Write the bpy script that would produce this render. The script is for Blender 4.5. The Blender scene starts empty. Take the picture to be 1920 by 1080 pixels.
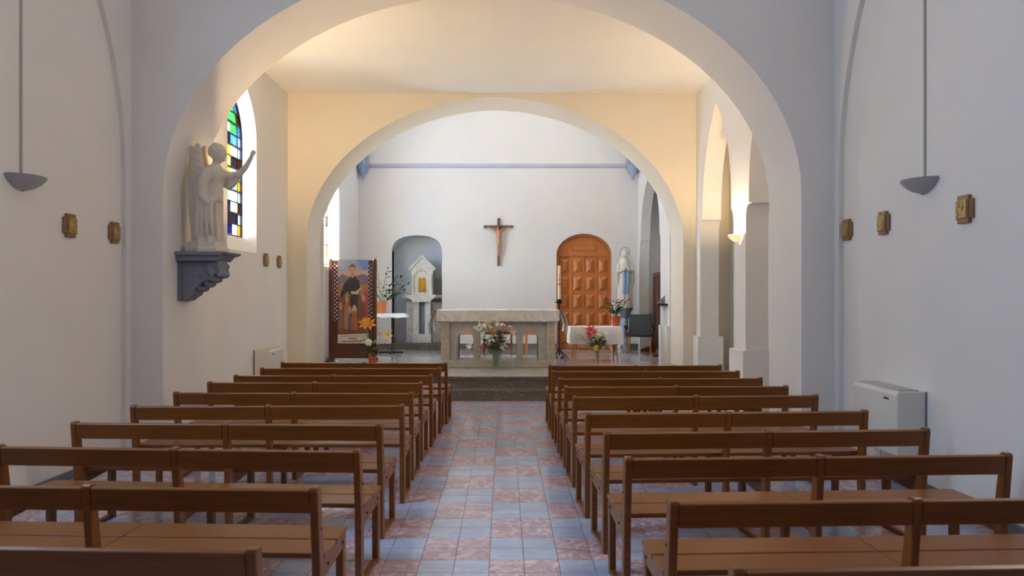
import bpy, bmesh, math, random
from mathutils import Vector, Matrix
from mathutils.geometry import tessellate_polygon
R = math.radians
PI = math.pi
random.seed(7)
scene = bpy.context.scene
COL = scene.collection

# ------------------------------------------------------------------ camera
F, VX, VY, H = 1400.0, 946.0, 551.0, 1.55      # focal px, vanishing point, eye height
cam_d = bpy.data.cameras.new('camera')
cam = bpy.data.objects.new('camera', cam_d); COL.objects.link(cam)
cam_d.sensor_width = 36; cam_d.lens = F / 1920 * 36
cam_d.shift_x = (960 - VX) / 1920; cam_d.shift_y = (VY - 540) / 1920
cam.location = (0, 0, H); cam.rotation_euler = (R(90), 0, 0)
cam_d.clip_end = 200
cam_d.dof.use_dof = True; cam_d.dof.focus_distance = 12.5; cam_d.dof.aperture_fstop = 4.0
scene.camera = cam

# ------------------------------------------------------------------ world
def lin(c):
    return tuple(((v / 255) / 12.92 if v / 255 <= .04045 else ((v / 255 + .055) / 1.055) ** 2.4) for v in c)
w = bpy.data.worlds.new('sky'); scene.world = w; w.use_nodes = True
wn = w.node_tree.nodes; wn['Background'].inputs[0].default_value = (.82, .91, 1.0, 1); wn['Background'].inputs[1].default_value = 2.0

# ------------------------------------------------------------------ lights
def area(name, loc, rot, sx, sy, power, color):
    l = bpy.data.lights.new(name, 'AREA'); l.shape = 'RECTANGLE'; l.size = sx; l.size_y = sy
    l.energy = power; l.color = color
    o = bpy.data.objects.new(name, l); COL.objects.link(o); o.location = loc; o.rotation_euler = rot
    return o
DAY = (.94, .96, 1.0)
area('fill_sanctuary_left', (-3.95, 14.2, 5.95), (0, R(-90 + 30), 0), 1.3, 1.5, 42, DAY)  # unseen high source made up to brighten the sanctuary
area('fill_sanctuary_right', (3.95, 14.2, 5.95), (0, R(90 - 30), 0), 1.3, 1.5, 42, DAY)  # its counterpart on the right, also added out of view
area('daylight_sanctuary_window', (-3.9, 14.0, 3.1), (0, R(-90), 0), 2.2, 1.3, 1000, (1.0, .97, .98))
area('daylight_chancel_window', (-4.3, 10.2, 3.4), (0, R(-90), 0), 2.6, 1.3, 110, (.84, .86, 1.0))
area('fill_nave_left', (-4.15, 3.8, 3.5), (0, R(-90 + 30), 0), 2.4, 1.0, 88, (.46, .68, 1.0))  # unseen source added, blue and tilted down to tint the floor
area('fill_nave_right', (3.75, 3.8, 3.3), (0, R(90), 0), 2.4, 1.0, 50, (1.0, .76, .54))  # unseen source added, warm, for the left wall and arch jamb

vs = scene.view_settings
vs.view_transform = 'Standard'; vs.look = 'None'; vs.gamma = 1; vs.exposure = 0.42
vs.use_curve_mapping = False

# ------------------------------------------------------------------ materials
def new_mat(name):
    m = bpy.data.materials.new(name); m.use_nodes = True
    nt = m.node_tree; b = nt.nodes['Principled BSDF']
    return m, nt, b
def mat(name, rgb, rough=.6, var=.06, scale=3.0, bump=0.0, bscale=40, metal=0, stretch=(1, 1, 1), rnd=0.0, spec=.5, coat=0):
    m, nt, b = new_mat(name); N = nt.nodes; L = nt.links
    b.inputs['Roughness'].default_value = rough; b.inputs['Metallic'].default_value = metal
    b.inputs['Specular IOR Level'].default_value = spec; b.inputs['Coat Weight'].default_value = coat
    tc = N.new('ShaderNodeTexCoord'); mp = N.new('ShaderNodeMapping'); L.new(tc.outputs['Object'], mp.inputs[0])
    mp.inputs['Scale'].default_value = stretch
    no = N.new('ShaderNodeTexNoise'); no.inputs['Scale'].default_value = scale; no.inputs['Detail'].default_value = 5
    L.new(mp.outputs[0], no.inputs['Vector'])
    c = lin(rgb); ra = N.new('ShaderNodeValToRGB')
    ra.color_ramp.elements[0].position = .3; ra.color_ramp.elements[1].position = .7
    ra.color_ramp.elements[0].color = tuple(v * (1 - var) for v in c) + (1,)
    ra.color_ramp.elements[1].color = tuple(min(1, v * (1 + var)) for v in c) + (1,)
    L.new(no.outputs['Fac'], ra.inputs[0]); out = ra.outputs[0]
    if rnd:
        oi = N.new('ShaderNodeObjectInfo'); mr = N.new('ShaderNodeMapRange')
        mr.inputs['To Min'].default_value = 1 - rnd; mr.inputs['To Max'].default_value = 1 + rnd
        L.new(oi.outputs['Random'], mr.inputs['Value'])
        hs = N.new('ShaderNodeHueSaturation'); L.new(mr.outputs[0], hs.inputs['Value']); L.new(out, hs.inputs['Color']); out = hs.outputs[0]
    L.new(out, b.inputs['Base Color'])
    if bump:
        n2 = N.new('ShaderNodeTexNoise'); n2.inputs['Scale'].default_value = bscale; n2.inputs['Detail'].default_value = 4
        L.new(mp.outputs[0], n2.inputs['Vector'])
        bp = N.new('ShaderNodeBump'); bp.inputs['Strength'].default_value = bump; bp.inputs['Distance'].default_value = .01
        L.new(n2.outputs['Fac'], bp.inputs['Height']); L.new(bp.outputs[0], b.inputs['Normal'])
    return m
def stone(name, rgb, vein, rough=.25, scale=4, lo=.46, hi=.62, rnd=0.0, distort=1.5, detail=8, world=False):
    m, nt, b = new_mat(name); N = nt.nodes; L = nt.links
    b.inputs['Roughness'].default_value = rough
    tc = N.new('ShaderNodeTexCoord'); vec = tc.outputs['Object']
    if world:
        ge = N.new('ShaderNodeNewGeometry'); vec = ge.outputs['Position']
    no = N.new('ShaderNodeTexNoise'); no.inputs['Scale'].default_value = scale; no.inputs['Detail'].default_value = detail
    no.inputs['Distortion'].default_value = distort; L.new(vec, no.inputs['Vector'])
    ra = N.new('ShaderNodeValToRGB'); e = ra.color_ramp.elements
    e[0].position = lo; e[1].position = hi
    e[0].color = lin(rgb) + (1,); e[1].color = lin(vein) + (1,)
    L.new(no.outputs['Fac'], ra.inputs[0]); out = ra.outputs[0]
    if rnd:
        oi = N.new('ShaderNodeObjectInfo'); mr = N.new('ShaderNodeMapRange')
        mr.inputs['To Min'].default_value = 1 - rnd; mr.inputs['To Max'].default_value = 1 + rnd
        L.new(oi.outputs['Random'], mr.inputs['Value'])
        hs = N.new('ShaderNodeHueSaturation'); L.new(mr.outputs[0], hs.inputs['Value']); L.new(out, hs.inputs['Color']); out = hs.outputs[0]
    L.new(out, b.inputs['Base Color'])
    return m
def glass_pane(name, rgb, clear=.6):
    m = bpy.data.materials.new(name); m.use_nodes = True; nt = m.node_tree; N = nt.nodes; L = nt.links
    N.clear(); o = N.new('ShaderNodeOutputMaterial'); mx = N.new('ShaderNodeMixShader'); mx.inputs[0].default_value = clear
    tr = N.new('ShaderNodeBsdfTranslucent'); tp = N.new('ShaderNodeBsdfTransparent')
    no = N.new('ShaderNodeTexNoise'); no.inputs['Scale'].default_value = 9; tc = N.new('ShaderNodeTexCoord')
    L.new(tc.outputs['Object'], no.inputs['Vector'])
    ra = N.new('ShaderNodeValToRGB'); c = lin(rgb)
    ra.color_ramp.elements[0].position = .35; ra.color_ramp.elements[1].position = .65
    ra.color_ramp.elements[0].color = tuple(v * .8 for v in c) + (1,); ra.color_ramp.elements[1].color = c + (1,)
    L.new(no.outputs['Fac'], ra.inputs[0])
    L.new(ra.outputs[0], tr.inputs[0]); L.new(ra.outputs[0], tp.inputs[0])
    L.new(tr.outputs[0], mx.inputs[1]); L.new(tp.outputs[0], mx.inputs[2]); L.new(mx.outputs[0], o.inputs[0])
    return m
M = {}
M['plaster'] = mat('white_plaster', (237, 235, 233), .85, .02, 1.2, .15, 25)
M['plaster_lamp_warm'] = mat('lamp_warmed_plaster', (234, 225, 209), .85, .02, 1.2, .12, 25)  # warm sconce light put into the plaster colour
M['pale_blue'] = mat('pale_blue_paint', (196, 202, 222), .7, .03, 3)
M['blue_paint'] = mat('blue_grey_paint', (150, 172, 205), .7, .04, 3)
M['niche_paint'] = mat('niche_grey_blue_paint', (226, 233, 242), .8, .03, 2)
M['wood'] = mat('brown_bench_wood', (124, 72, 22), .36, .16, 3, .05, 60, stretch=(1.2, 14, 14), rnd=.06)
M['wood_dark'] = mat('dark_screen_wood', (88, 48, 34), .45, .15, 4, .05, 60, stretch=(10, 10, 1.5))
M['wood_door'] = mat('orange_door_wood', (184, 108, 48), .5, .14, 3, .05, 50, stretch=(12, 12, 1.5))
M['wood_light'] = mat('honey_wood', (190, 118, 62), .45, .12, 4, stretch=(8, 8, 2))
M['wood_red'] = mat('red_brown_wood', (120, 52, 36), .4, .12, 4, stretch=(8, 8, 2))
M['tile_red'] = stone('red_cement_tile', (192, 158, 168), (222, 210, 217), .16, 9, .46, .66, .07, 2.2, world=True)
M['tile_blue'] = stone('blue_grey_cement_tile', (172, 185, 218), (194, 204, 226), .15, 6, .4, .7, .05, 1.5, world=True)
M['grout'] = mat('grout', (138, 130, 134), .8, .08, 20)
M['marble_dark'] = stone('dark_marble', (112, 106, 99), (176, 168, 154), .22, 12, .55, .8, 0, 3)
M['marble_floor'] = stone('grey_marble_floor', (180, 180, 184), (206, 206, 210), .1, 3, .4, .7, 0, 2)
M['marble_grey'] = stone('grey_altar_stone', (180, 177, 168), (200, 197, 189), .45, 6, .4, .7, 0, 1)
M['marble_white'] = stone('white_marble', (226, 224, 218), (196, 192, 188), .35, 3, .5, .75, 0, 2.5)
M['marble_vein'] = stone('veined_marble', (205, 202, 198), (160, 154, 150), .35, 5, .48, .7, 0, 3)
M['ornament'] = mat('tan_ornament', (196, 164, 132), .6, .06)
M['statue'] = mat('statue_plaster', (218, 208, 196), .7, .04, 6)
M['mary'] = mat('painted_statue_white', (232, 226, 216), .55, .03, 6)
M['sash'] = mat('blue_sash_paint', (140, 172, 214), .55, .04)
M['bracket'] = mat('blue_grey_bracket_paint', (122, 130, 144), .65, .06, 10)
M['cloth'] = mat('white_linen', (240, 240, 240), .9, .015, 20, .1, 200)
M['lace'] = stone('white_lace', (234, 231, 228), (212, 207, 203), .9, 5, .4, .7, 0, 2)
M['iron'] = mat('black_iron', (32, 32, 34), .5, .1, 20, metal=.4)
M['steel'] = mat('grey_metal', (150, 150, 150), .4, .03, metal=.3)
M['leather'] = mat('black_leather', (52, 54, 60), .38, .1, 10, .1, 120)
M['terracotta'] = mat('terracotta', (176, 86, 56), .7, .08, 8)
M['terracotta2'] = mat('orange_terracotta', (202, 120, 66), .7, .08, 8)
M['soil'] = mat('soil', (62, 46, 36), .95, .2, 40)
M['leaf'] = mat('green_leaf', (62, 96, 50), .5, .18, 12, rnd=.2)
M['leaf2'] = mat('dark_green_leaf', (44, 78, 44), .4, .18, 12, rnd=.2)
M['stem'] = mat('green_stem', (104, 132, 66), .6, .1)
M['pink'] = mat('pink_petal', (226, 130, 140), .6, .1, 20)
M['palepink'] = mat('pale_pink_petal', (240, 196, 190), .6, .06, 20)
M['coral'] = mat('coral_petal', (238, 96, 104), .6, .08, 20)
M['orange'] = mat('orange_petal', (246, 174, 62), .6, .08, 20)
M['yellow'] = mat('yellow_petal', (244, 210, 60), .6, .06, 20)
M['white'] = mat('white_petal', (244, 242, 228), .6, .04, 20)
M['cream'] = mat('cream_petal', (238, 226, 168), .6, .04, 20)
M['rust'] = mat('rust_petal', (170, 72, 34), .6, .1, 20)
M['deepred'] = mat('deep_red_petal', (120, 34, 34), .6, .1, 20)
M['wax'] = mat('cream_wax', (240, 226, 186), .5, .03)
M['waxred'] = mat('red_wax', (190, 60, 50), .5, .03)
M['gold'] = mat('gold', (206, 170, 70), .28, .15, 14, metal=.9)
M['heater'] = mat('heater_enamel', (226, 224, 218), .4, .01)
M['heater_top'] = mat('heater_grille', (186, 184, 168), .5, .03)
M['black'] = mat('black_plastic', (24, 24, 26), .5, .05)
M['sconce'] = mat('sconce_metal', (168, 172, 176), .45, .02)
M['cable'] = mat('grey_cable', (176, 174, 168), .6, .02)
M['plaque'] = mat('brown_plaque', (146, 110, 76), .6, .15, 20)
M['relief'] = mat('gilt_relief', (176, 150, 92), .45, .3, 30, .6, 60, metal=.3)
M['skin_wood'] = mat('carved_figure_wood', (176, 124, 88), .5, .12, 14)
M['cross_wood'] = mat('cross_wood', (98, 74, 60), .6, .12, 10)
M['skirting'] = mat('grey_skirting', (112, 118, 132), .5, .05, 10)
M['lead'] = mat('lead_came', (50, 46, 44), .6, .1, 20)
def clear_glass():
    m, nt, b = new_mat('clear_glass'); b.inputs['Base Color'].default_value = (.78, .9, .82, 1)
    b.inputs['Transmission Weight'].default_value = .9; b.inputs['Roughness'].default_value = .08; b.inputs['IOR'].default_value = 1.2
    no = nt.nodes.new('ShaderNodeTexNoise'); no.inputs['Scale'].default_value = 30
    mr = nt.nodes.new('ShaderNodeMapRange'); mr.inputs['To Min'].default_value = .05; mr.inputs['To Max'].default_value = .12
    nt.links.new(no.outputs['Fac'], mr.inputs['Value']); nt.links.new(mr.outputs[0], b.inputs['Roughness'])
    return m
M['glass'] = clear_glass()

# ------------------------------------------------------------------ mesh builder
class MB:
    def __init__(s): s.v = []; s.f = []
    def add(s, vs_, fs_):
        o = len(s.v); s.v += [tuple(p) for p in vs_]; s.f += [tuple(i + o for i in q) for q in fs_]; return s
    def box(s, x0, x1, y0, y1, z0, z1):
        return s.add([(x0, y0, z0), (x1, y0, z0), (x1, y1, z0), (x0, y1, z0), (x0, y0, z1), (x1, y0, z1), (x1, y1, z1), (x0, y1, z1)],
                     [(0, 3, 2, 1), (4, 5, 6, 7), (0, 1, 5, 4), (1, 2, 6, 5), (2, 3, 7, 6), (3, 0, 4, 7)])
    def cbox(s, cx, cy, cz, sx, sy, sz): return s.box(cx - sx / 2, cx + sx / 2, cy - sy / 2, cy + sy / 2, cz - sz / 2, cz + sz / 2)
    def bar(s, a, b, wx, wy, up=(0, 0, 1)):
        a = Vector(a); b = Vector(b); d = (b - a).normalized(); u = Vector(up)
        if abs(d.dot(u)) > .98: u = Vector((0, 1, 0))
        x = d.cross(u).normalized() * wx / 2; y = x.normalized().cross(d).normalized() * wy / 2
        P = [p + q for p in (a, b) for q in (-x - y, x - y, x + y, -x + y)]
        return s.add(P, [(3, 2, 1, 0), (4, 5, 6, 7), (0, 1, 5, 4), (1, 2, 6, 5), (2, 3, 7, 6), (3, 0, 4, 7)])
    def loft(s, rings, caps=True, closed=True):
        n = len(rings[0]); vs_ = [p for r in rings for p in r]; fs_ = []
        for i in range(len(rings) - 1):
            for j in range(n if closed else n - 1):
                k = (j + 1) % n; fs_.append((i * n + j, i * n + k, (i + 1) * n + k, (i + 1) * n + j))
        if caps and closed:
            fs_.append(tuple(reversed(range(n)))); fs_.append(tuple((len(rings) - 1) * n + j for j in range(n)))
        return s.add(vs_, fs_)
    def tube(s, pts, rad, seg=8):
        pts = [Vector(p) for p in pts]; rad = rad if isinstance(rad, (list, tuple)) else [rad] * len(pts); rings = []
        pu = None
        for i, p in enumerate(pts):
            d = (pts[min(i + 1, len(pts) - 1)] - pts[max(i - 1, 0)]).normalized()
            u = pu if pu is not None else (Vector((0, 0, 1)) if abs(d.z) < .9 else Vector((1, 0, 0)))
            x = d.cross(u)
            if x.length < 1e-4: x = d.cross(Vector((0, 1, 0)))
            x.normalize(); y = x.cross(d).normalized(); pu = y
            rings.append([p + (x * math.cos(2 * PI * k / seg) + y * math.sin(2 * PI * k / seg)) * rad[i] for k in range(seg)])
        return s.loft(rings)
    def lathe(s, prof, seg=20, c=(0, 0, 0), a0=0, a1=2 * PI):
        full = abs(a1 - a0 - 2 * PI) < 1e-6; n = seg if full else seg + 1
        rings = [[(c[0] + r * math.cos(a0 + (a1 - a0) * k / seg), c[1] + r * math.sin(a0 + (a1 - a0) * k / seg), c[2] + z) for k in range(n)] for r, z in prof]
        return s.loft(rings, True, full)
    def ell(s, c, r, seg=12, rg=8):
        rings = []
        for i in range(rg + 1):
            a = -PI / 2 + PI * i / rg; k = max(math.cos(a), .02)
            rings.append([(c[0] + r[0] * k * math.cos(2 * PI * j / seg), c[1] + r[1] * k * math.sin(2 * PI * j / seg), c[2] + r[2] * math.sin(a)) for j in range(seg)])
        return s.loft(rings)
    def prism(s, loops, to3, a0, a1):
        """loops[0] outer, others holes, in 2D; to3(u,v,a)->xyz"""
        flat = [p for l in loops for p in l]
        tris = tessellate_polygon([[Vector((p[0], p[1], 0)) for p in l] for l in loops])
        n = len(flat); vs_ = [to3(p[0], p[1], a0) for p in flat] + [to3(p[0], p[1], a1) for p in flat]; fs_ = []
        for t in tris: fs_.append(tuple(t)); fs_.append(tuple(i + n for i in reversed(t)))
        o = 0
        for l in loops:
            m = len(l)
            for j in range(m):
                k = (j + 1) % m; fs_.append((o + j, o + k, n + o + k, n + o + j))
            o += m
        return s.add(vs_, fs_)
    def mesh(s, name, m, smooth=False, bevel=0):
        me = bpy.data.meshes.new(name); me.from_pydata(s.v, [], s.f); me.validate()
        bm = bmesh.new(); bm.from_mesh(me)
        bmesh.ops.remove_doubles(bm, verts=bm.verts, dist=1e-5)
        bmesh.ops.recalc_face_normals(bm, faces=bm.faces)
        if bevel:
            ed = [e for e in bm.edges if len(e.link_faces) == 2 and e.calc_face_angle(0) > .6]
            bmesh.ops.bevel(bm, geom=ed, offset=bevel, segments=1, affect='EDGES', clamp_overlap=True)
        for f in bm.faces: f.smooth = smooth
        bm.to_mesh(me); bm.free()
        if smooth:
            try: me.set_sharp_from_angle(angle=R(50))
            except Exception: pass
        me.materials.append(M[m] if isinstance(m, str) else m)
        return me
def link(name, me, parent=None, loc=None, rot=None):
    o = bpy.data.objects.new(name, me); COL.objects.link(o)
    if parent: o.parent = parent
    if loc: o.location = loc
    if rot: o.rotation_euler = rot
    return o
def obj(name, mb, m, parent=None, loc=None, rot=None, smooth=False, bevel=0):
    return link(name, mb.mesh(name, m, smooth, bevel), parent, loc, rot)
def tag(o, label, cat, group=None, kind=None):
    o['label'] = label; o['category'] = cat
    if group: o['group'] = group
    if kind: o['kind'] = kind
    return o
def thing(name, label, cat, loc=(0, 0, 0), rz=0, group=None, kind=None):
    o = bpy.data.objects.new(name, None); COL.objects.link(o); o.empty_display_size = .1
    o.location = loc; o.rotation_euler = (0, 0, rz); return tag(o, label, cat, group, kind)
def struct(name, mb, m, label, cat, smooth=False):
    return tag(obj(name, mb, m, smooth=smooth), label, cat, None, 'structure')
def remesh(mb, voxel, smooth_it=2):
    """union of overlapping closed shapes into one continuous skin"""
    me = bpy.data.meshes.new('tmp'); me.from_pydata(mb.v, [], mb.f)
    bm = bmesh.new(); bm.from_mesh(me); bmesh.ops.recalc_face_normals(bm, faces=bm.faces); bm.to_mesh(me); bm.free()
    o = bpy.data.objects.new('tmp', me); COL.objects.link(o)
    md = o.modifiers.new('r', 'REMESH'); md.mode = 'VOXEL'; md.voxel_size = voxel
    if smooth_it:
        sm = o.modifiers.new('s', 'SMOOTH'); sm.iterations = smooth_it; sm.factor = .5
    dg = bpy.context.evaluated_depsgraph_get(); dg.update()
    ev = o.evaluated_get(dg); out = bpy.data.meshes.new_from_object(ev)
    bpy.data.objects.remove(o)
    for p in out.polygons: p.use_smooth = True
    return out
def robj(name, mb, m, voxel, parent=None, smooth_it=2, loc=None, rot=None):
    me = remesh(mb, voxel, smooth_it); me.name = name; me.materials.clear(); me.materials.append(M[m])
    return link(name, me, parent, loc, rot)
XY = lambda u, v, a: (u, v, a)
XZ = lambda u, v, a: (u, a, v)      # profile in x,z extruded along y
YZ = lambda u, v, a: (a, u, v)      # profile in y,z extruded along x
def P(px, py, D): return Vector(((px - VX) * D / F, D, H + (VY - py) * D / F))

# ------------------------------------------------------------------ dimensions
XL, XR = -3.60, 3.18                 # nave and chancel side walls
A1, A1b, A2, A2b, FAR = 7.2, 8.08, 12.4, 13.33, 16.5
SL, SR = -3.23, 2.95                 # sanctuary side walls
PZ = .32                             # sanctuary floor level
CEIL = 4.88

# ------------------------------------------------------------------ floor
base = thing('floor', 'chequered red and blue-grey tiled floor of the nave', 'floor', (0, 0, 0), 0, None, 'structure')
obj('screed', MB().box(-4.0, 4.1, -3.8, 10.9, -.3, -.006), 'grout', base)
T, TX, TY = .2, -.088, 4.35
def tile_mb():
    g = .0016
    return MB().box(g, T - g, g, T - g, -.006, 0)
tme = {c: tile_mb().mesh('tile', c) for c in ('tile_red', 'tile_blue')}
def tile_color(i, j): return 'tile_red' if ((i // 2) + (j // 2)) % 2 else 'tile_blue'
rest = {'tile_red': MB(), 'tile_blue': MB()}
i0 = math.floor((-3.7 - TX) / T); i1 = math.ceil((3.3 - TX) / T)
j0 = math.floor((-3.6 - TY) / T); j1 = math.ceil((10.8 - TY) / T)
for i in range(i0, i1 + 1):
    for j in range(j0, j1):
        x, y = TX + i * T, TY + j * T; c = tile_color(i, j)
        if -4 <= i <= 4 and -1 <= j <= 31:
            link('tile', tme[c], base, (x, y, 0))
        else:
            g = .0016; y1 = min(y + T - g, 10.8)
            rest[c].box(x + g, x + T - g, y + g, y1, -.006, 0)
for c, nm in (('tile_red', 'red_tiles_under_benches'), ('tile_blue', 'blue_grey_tiles_under_benches')):
    o = obj(nm, rest[c], c, base); o['kind'] = 'stuff'

# steps and sanctuary floor
s1 = MB().box(-3.7, 3.5, 10.8, 11.2, 0, .13)
s1.box(-3.7, 3.5, 10.775, 11.2, .13, .16)
struct('step_1', s1, 'marble_dark', 'lower dark speckled marble step below the altar', 'step')
s2 = MB().box(-3.7, 3.5, 11.1, 11.5, .16, .29)
s2.box(-3.7, 3.5, 11.075, 11.5, .29, PZ - .001)
struct('step_2', s2, 'marble_dark', 'upper dark speckled marble step below the altar', 'step')
struct('floor_sanctuary', MB().box(-3.7, 3.8, 11.16, 17.2, .0, PZ), 'marble_floor', 'polished grey marble floor of the raised sanctuary', 'floor')

# ------------------------------------------------------------------ arches
def ell_arc(cx, a, h0, b, n=2.0, seg=40, rev=False):
    pts = []
    for k in range(seg + 1):
        t = PI - PI * k / seg; c, s = math.cos(t), math.sin(t)
        pts.append((cx + a * math.copysign(abs(c) ** (2 / n), c), h0 + b * abs(s) ** (2 / n)))
    return pts
def arch_wall(name, y0, y1, cx, a, h0, b, top, m, label, n=2.0, xl=-4.0, xr=4.1):
    arc = ell_arc(cx, a, h0, b, n)
    loop = [(xl, 0), (cx - a, 0)] + arc + [(cx + a, 0), (xr, 0), (xr, top), (xl, top)]
    o = struct(name, MB().prism([loop], XZ, y0, y1), m, label, 'wall', True)
    return o
arch_wall('wall_nave_arch', A1, A1b, -.215, 3.078, 2.52, 2.26, 6.2, 'plaster', 'grey-white wall with the big round arch nearest the benches')
arch_wall('wall_sanctuary_arch', A2, A2b, -.16, 3.126, 2.45, 2.37, 7.6, 'plaster_lamp_warm', 'lamp-warmed wall with the second round arch framing the altar', 1.93)

# ------------------------------------------------------------------ side walls
def lancet(c, hw, z0, zs, za, n=10):
    """pointed outline, counter-clockwise from bottom left"""
    right = []; rise = za - zs
    for k in range(n + 1):
        t = k / n
        right.append((c + hw * (1 - t ** 2.0), zs + rise * t ** 1.0 * (1.25 - .25 * t)))
    left = [(2 * c - p[0], p[1]) for p in reversed(right[:-1])]
    return [(c - hw, z0), (c + hw, z0)] + right + left
RC = .045
# nave: plain wall by the camera, blind round arch with an unseen opening added for light
def nave_side(name, xi, sgn, label):
    outer = xi + sgn * .40; rec = xi + sgn * RC
    mb = MB()
    fill_gap = [(3.3, 2.1), (4.3, 2.1), (4.3, 4.3), (3.8, 4.9), (3.3, 4.3)]
    mb.box(min(xi, outer), max(xi, outer), -3.7, 1.4, 0, 6.2)
    mb.prism([[(1.4, 0), (A1, 0), (A1, 6.2), (1.4, 6.2)], fill_gap], YZ, rec, outer)
    arc = [(4.3 + 2.8 * math.cos(t), 2.7 + 2.8 * math.sin(t)) for t in [PI - PI * k / 36 for k in range(37)]]
    mb.prism([[(1.4, 0), (1.5, 0)] + arc + [(7.1, 0), (A1, 0), (A1, 6.2), (1.4, 6.2)]], YZ, xi, rec)
    return struct(name, mb, 'plaster', label, 'wall')
nave_side('wall_left', XL, -1, 'plain plastered nave wall left of the benches, in shade')
nave_side('wall_right', XR, 1, 'plain plastered nave wall right of the benches, in shade')
struct('wall_rear', MB().box(-4.0, 4.1, -3.9, -3.6, 0, 6.2), 'plaster', 'plastered rear wall of the nave behind the benches', 'wall')
struct('ceiling_nave', MB().box(-4.0, 4.1, -3.9, A1, 6.2, 6.4), 'plaster', 'white ceiling of the nave over the benches', 'ceiling')
struct('baseboard_left', MB().box(XL - RC, XL - RC + .022, 1.5, 7.1, 0, .07), 'skirting', 'low blue-grey baseboard along the left nave wall', 'baseboard')
struct('baseboard_right', MB().box(XR + RC - .022, XR + RC, 1.5, 7.1, 0, .1), 'skirting', 'low blue-grey baseboard along the right nave wall', 'baseboard')
struct('ceiling', MB().box(-4.0, 4.1, A1b, A2, CEIL, CEIL + .2), 'plaster', 'smooth cream ceiling between the two arches', 'ceiling')
# chancel left wall with the stained glass window
W1 = lancet(10.27, .57, 2.14, 3.72, 4.52)
struct('wall_chancel_left', MB().prism([[(A1b, 0), (A2, 0), (A2, CEIL), (A1b, CEIL)], W1], YZ, XL, XL - .4), 'plaster', 'white wall with the stained glass window behind the angel', 'wall')
sill = MB().prism([[(XL + .0, 2.14), (XL - .21, 2.14), (XL - .21, 2.38), (XL - .19, 2.38)]], XZ, 9.702, 10.838)
struct('trim_1', sill, 'plaster', 'sloping white sill below the large stained glass window', 'sill')
# chancel right blind arcade
def keyhole(c, hw, zs, za, corb=.13, z0=0):
    r = [(c + hw, z0), (c + hw, zs - .28)]
    for k in range(1, 6):
        a = PI / 2 * k / 5; r.append((c + hw - corb * (1 - math.cos(a)), zs - .28 + .24 * math.sin(a)))
    hb = hw - corb
    r.append((c + hb, zs + .02))
    for k in range(1, 13):
        t = k / 12; r.append((c + hb * (1 - t ** 2.1), zs + .02 + (za - zs - .02) * t * (1.2 - .2 * t)))
    l = [(2 * c - p[0], p[1]) for p in reversed(r[:-1])]
    return r + l           # right foot -> apex -> left foot
def arcade(y0, y1, top, z0, holes):
    loop = [(y0, z0)]
    for h in holes: loop += [(p[0], p[1]) for p in reversed(h)]
    loop += [(y1, z0), (y1, top), (y0, top)]
    return loop
k1 = keyhole(8.965, .885, 2.78, 4.43); k2 = keyhole(11.24, .89, 2.78, 4.43)
# near opening starts under the thick arch wall
struct('wall_chancel_right', MB().prism([arcade(A1b - .05, A2 + .05, CEIL, 0, [k1, k2])], YZ, XR, XR + .30), 'plaster', 'white wall of pointed recesses on slim piers at right', 'wall', True)
struct('wall_recess_right', MB().box(XR + .55, XR + .8, A1b, A2, 0, CEIL), 'plaster', 'shaded back wall inside the pointed recesses at right', 'wall')
for n_, (ya, yb, nm) in enumerate(((9.80, 10.40, 'stepped white plinth of the pier under the lit sconce'), (12.08, 12.40, 'grey-white plinth beside the second arch at right'))):
    zt = .80 if n_ == 0 else .86
    struct('trim_%d' % (n_ + 2), MB().box(XR - .05, XR + .36, ya, yb, 0, zt), 'plaster', nm, 'plinth')

# ------------------------------------------------------------------ sanctuary shell
HIGH_FILL_GAP = [(13.5, 5.2), (14.9, 5.2), (14.9, 6.7), (13.5, 6.7)]  # unseen openings added to let the high fill lights in
W2 = lancet(13.98, .60, 2.05, 3.35, 4.05)
struct('wall_sanctuary_left', MB().prism([[(A2b, 0), (FAR, 0), (FAR, 7.6), (A2b, 7.6)], W2, HIGH_FILL_GAP], YZ, SL, SL - .45), 'plaster', 'bright white left wall of the sanctuary behind the poster screen', 'wall')
k3 = keyhole(15.19, 1.07, 2.75, 4.05, .1, PZ)
struct('wall_sanctuary_right', MB().prism([arcade(A2b, FAR, 4.5, PZ - .01, [k3])], YZ, SR, SR + .2), 'plaster', 'white right wall of the sanctuary with one tall pointed recess', 'wall', True)
mb = MB().prism([[(A2b, 0), (FAR, 0), (FAR, 4.5), (A2b, 4.5)]], YZ, SR + .55, SR + .8)
struct('wall_sanctuary_recess', mb, 'plaster', 'grey shaded back of the tall recess behind the armchair', 'wall')
struct('wall_sanctuary_upper', MB().prism([[(A2b, 4.5), (FAR, 4.5), (FAR, 7.6), (A2b, 7.6)], HIGH_FILL_GAP], YZ, SR, SR + .8), 'plaster', 'white upper right wall of the sanctuary above the recess', 'wall')
struct('trim_4', MB().box(SR - .05, SR + .12, 13.34, 14.05, PZ, .97), 'plaster', 'white plinth under the small black shelf', 'plinth')
def arch_hole(c, hw, z0, zs, rise, n=2.0):
    return [(c - hw, z0)] + ell_arc(c, hw, zs, rise, n, 24) + [(c + hw, z0)]
nic = arch_hole(-1.935, .553, PZ, 2.50, .345, 2.3)
dor = arch_hole(1.76, .612, PZ, 2.41, .47, 2.0)
loop = [(-3.9, PZ)] + nic + dor + [(3.9, PZ), (3.9, 7.6), (-3.9, 7.6)]
struct('wall_back', MB().prism([loop], XZ, FAR, FAR + .3), 'plaster', 'bright white back wall of the sanctuary carrying the crucifix', 'wall', True)
nl = thing('niche_lining', 'blue-grey painted arched niche left of the crucifix', 'niche', (-1.935, FAR + .3, PZ), 0, None, 'structure')
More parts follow.
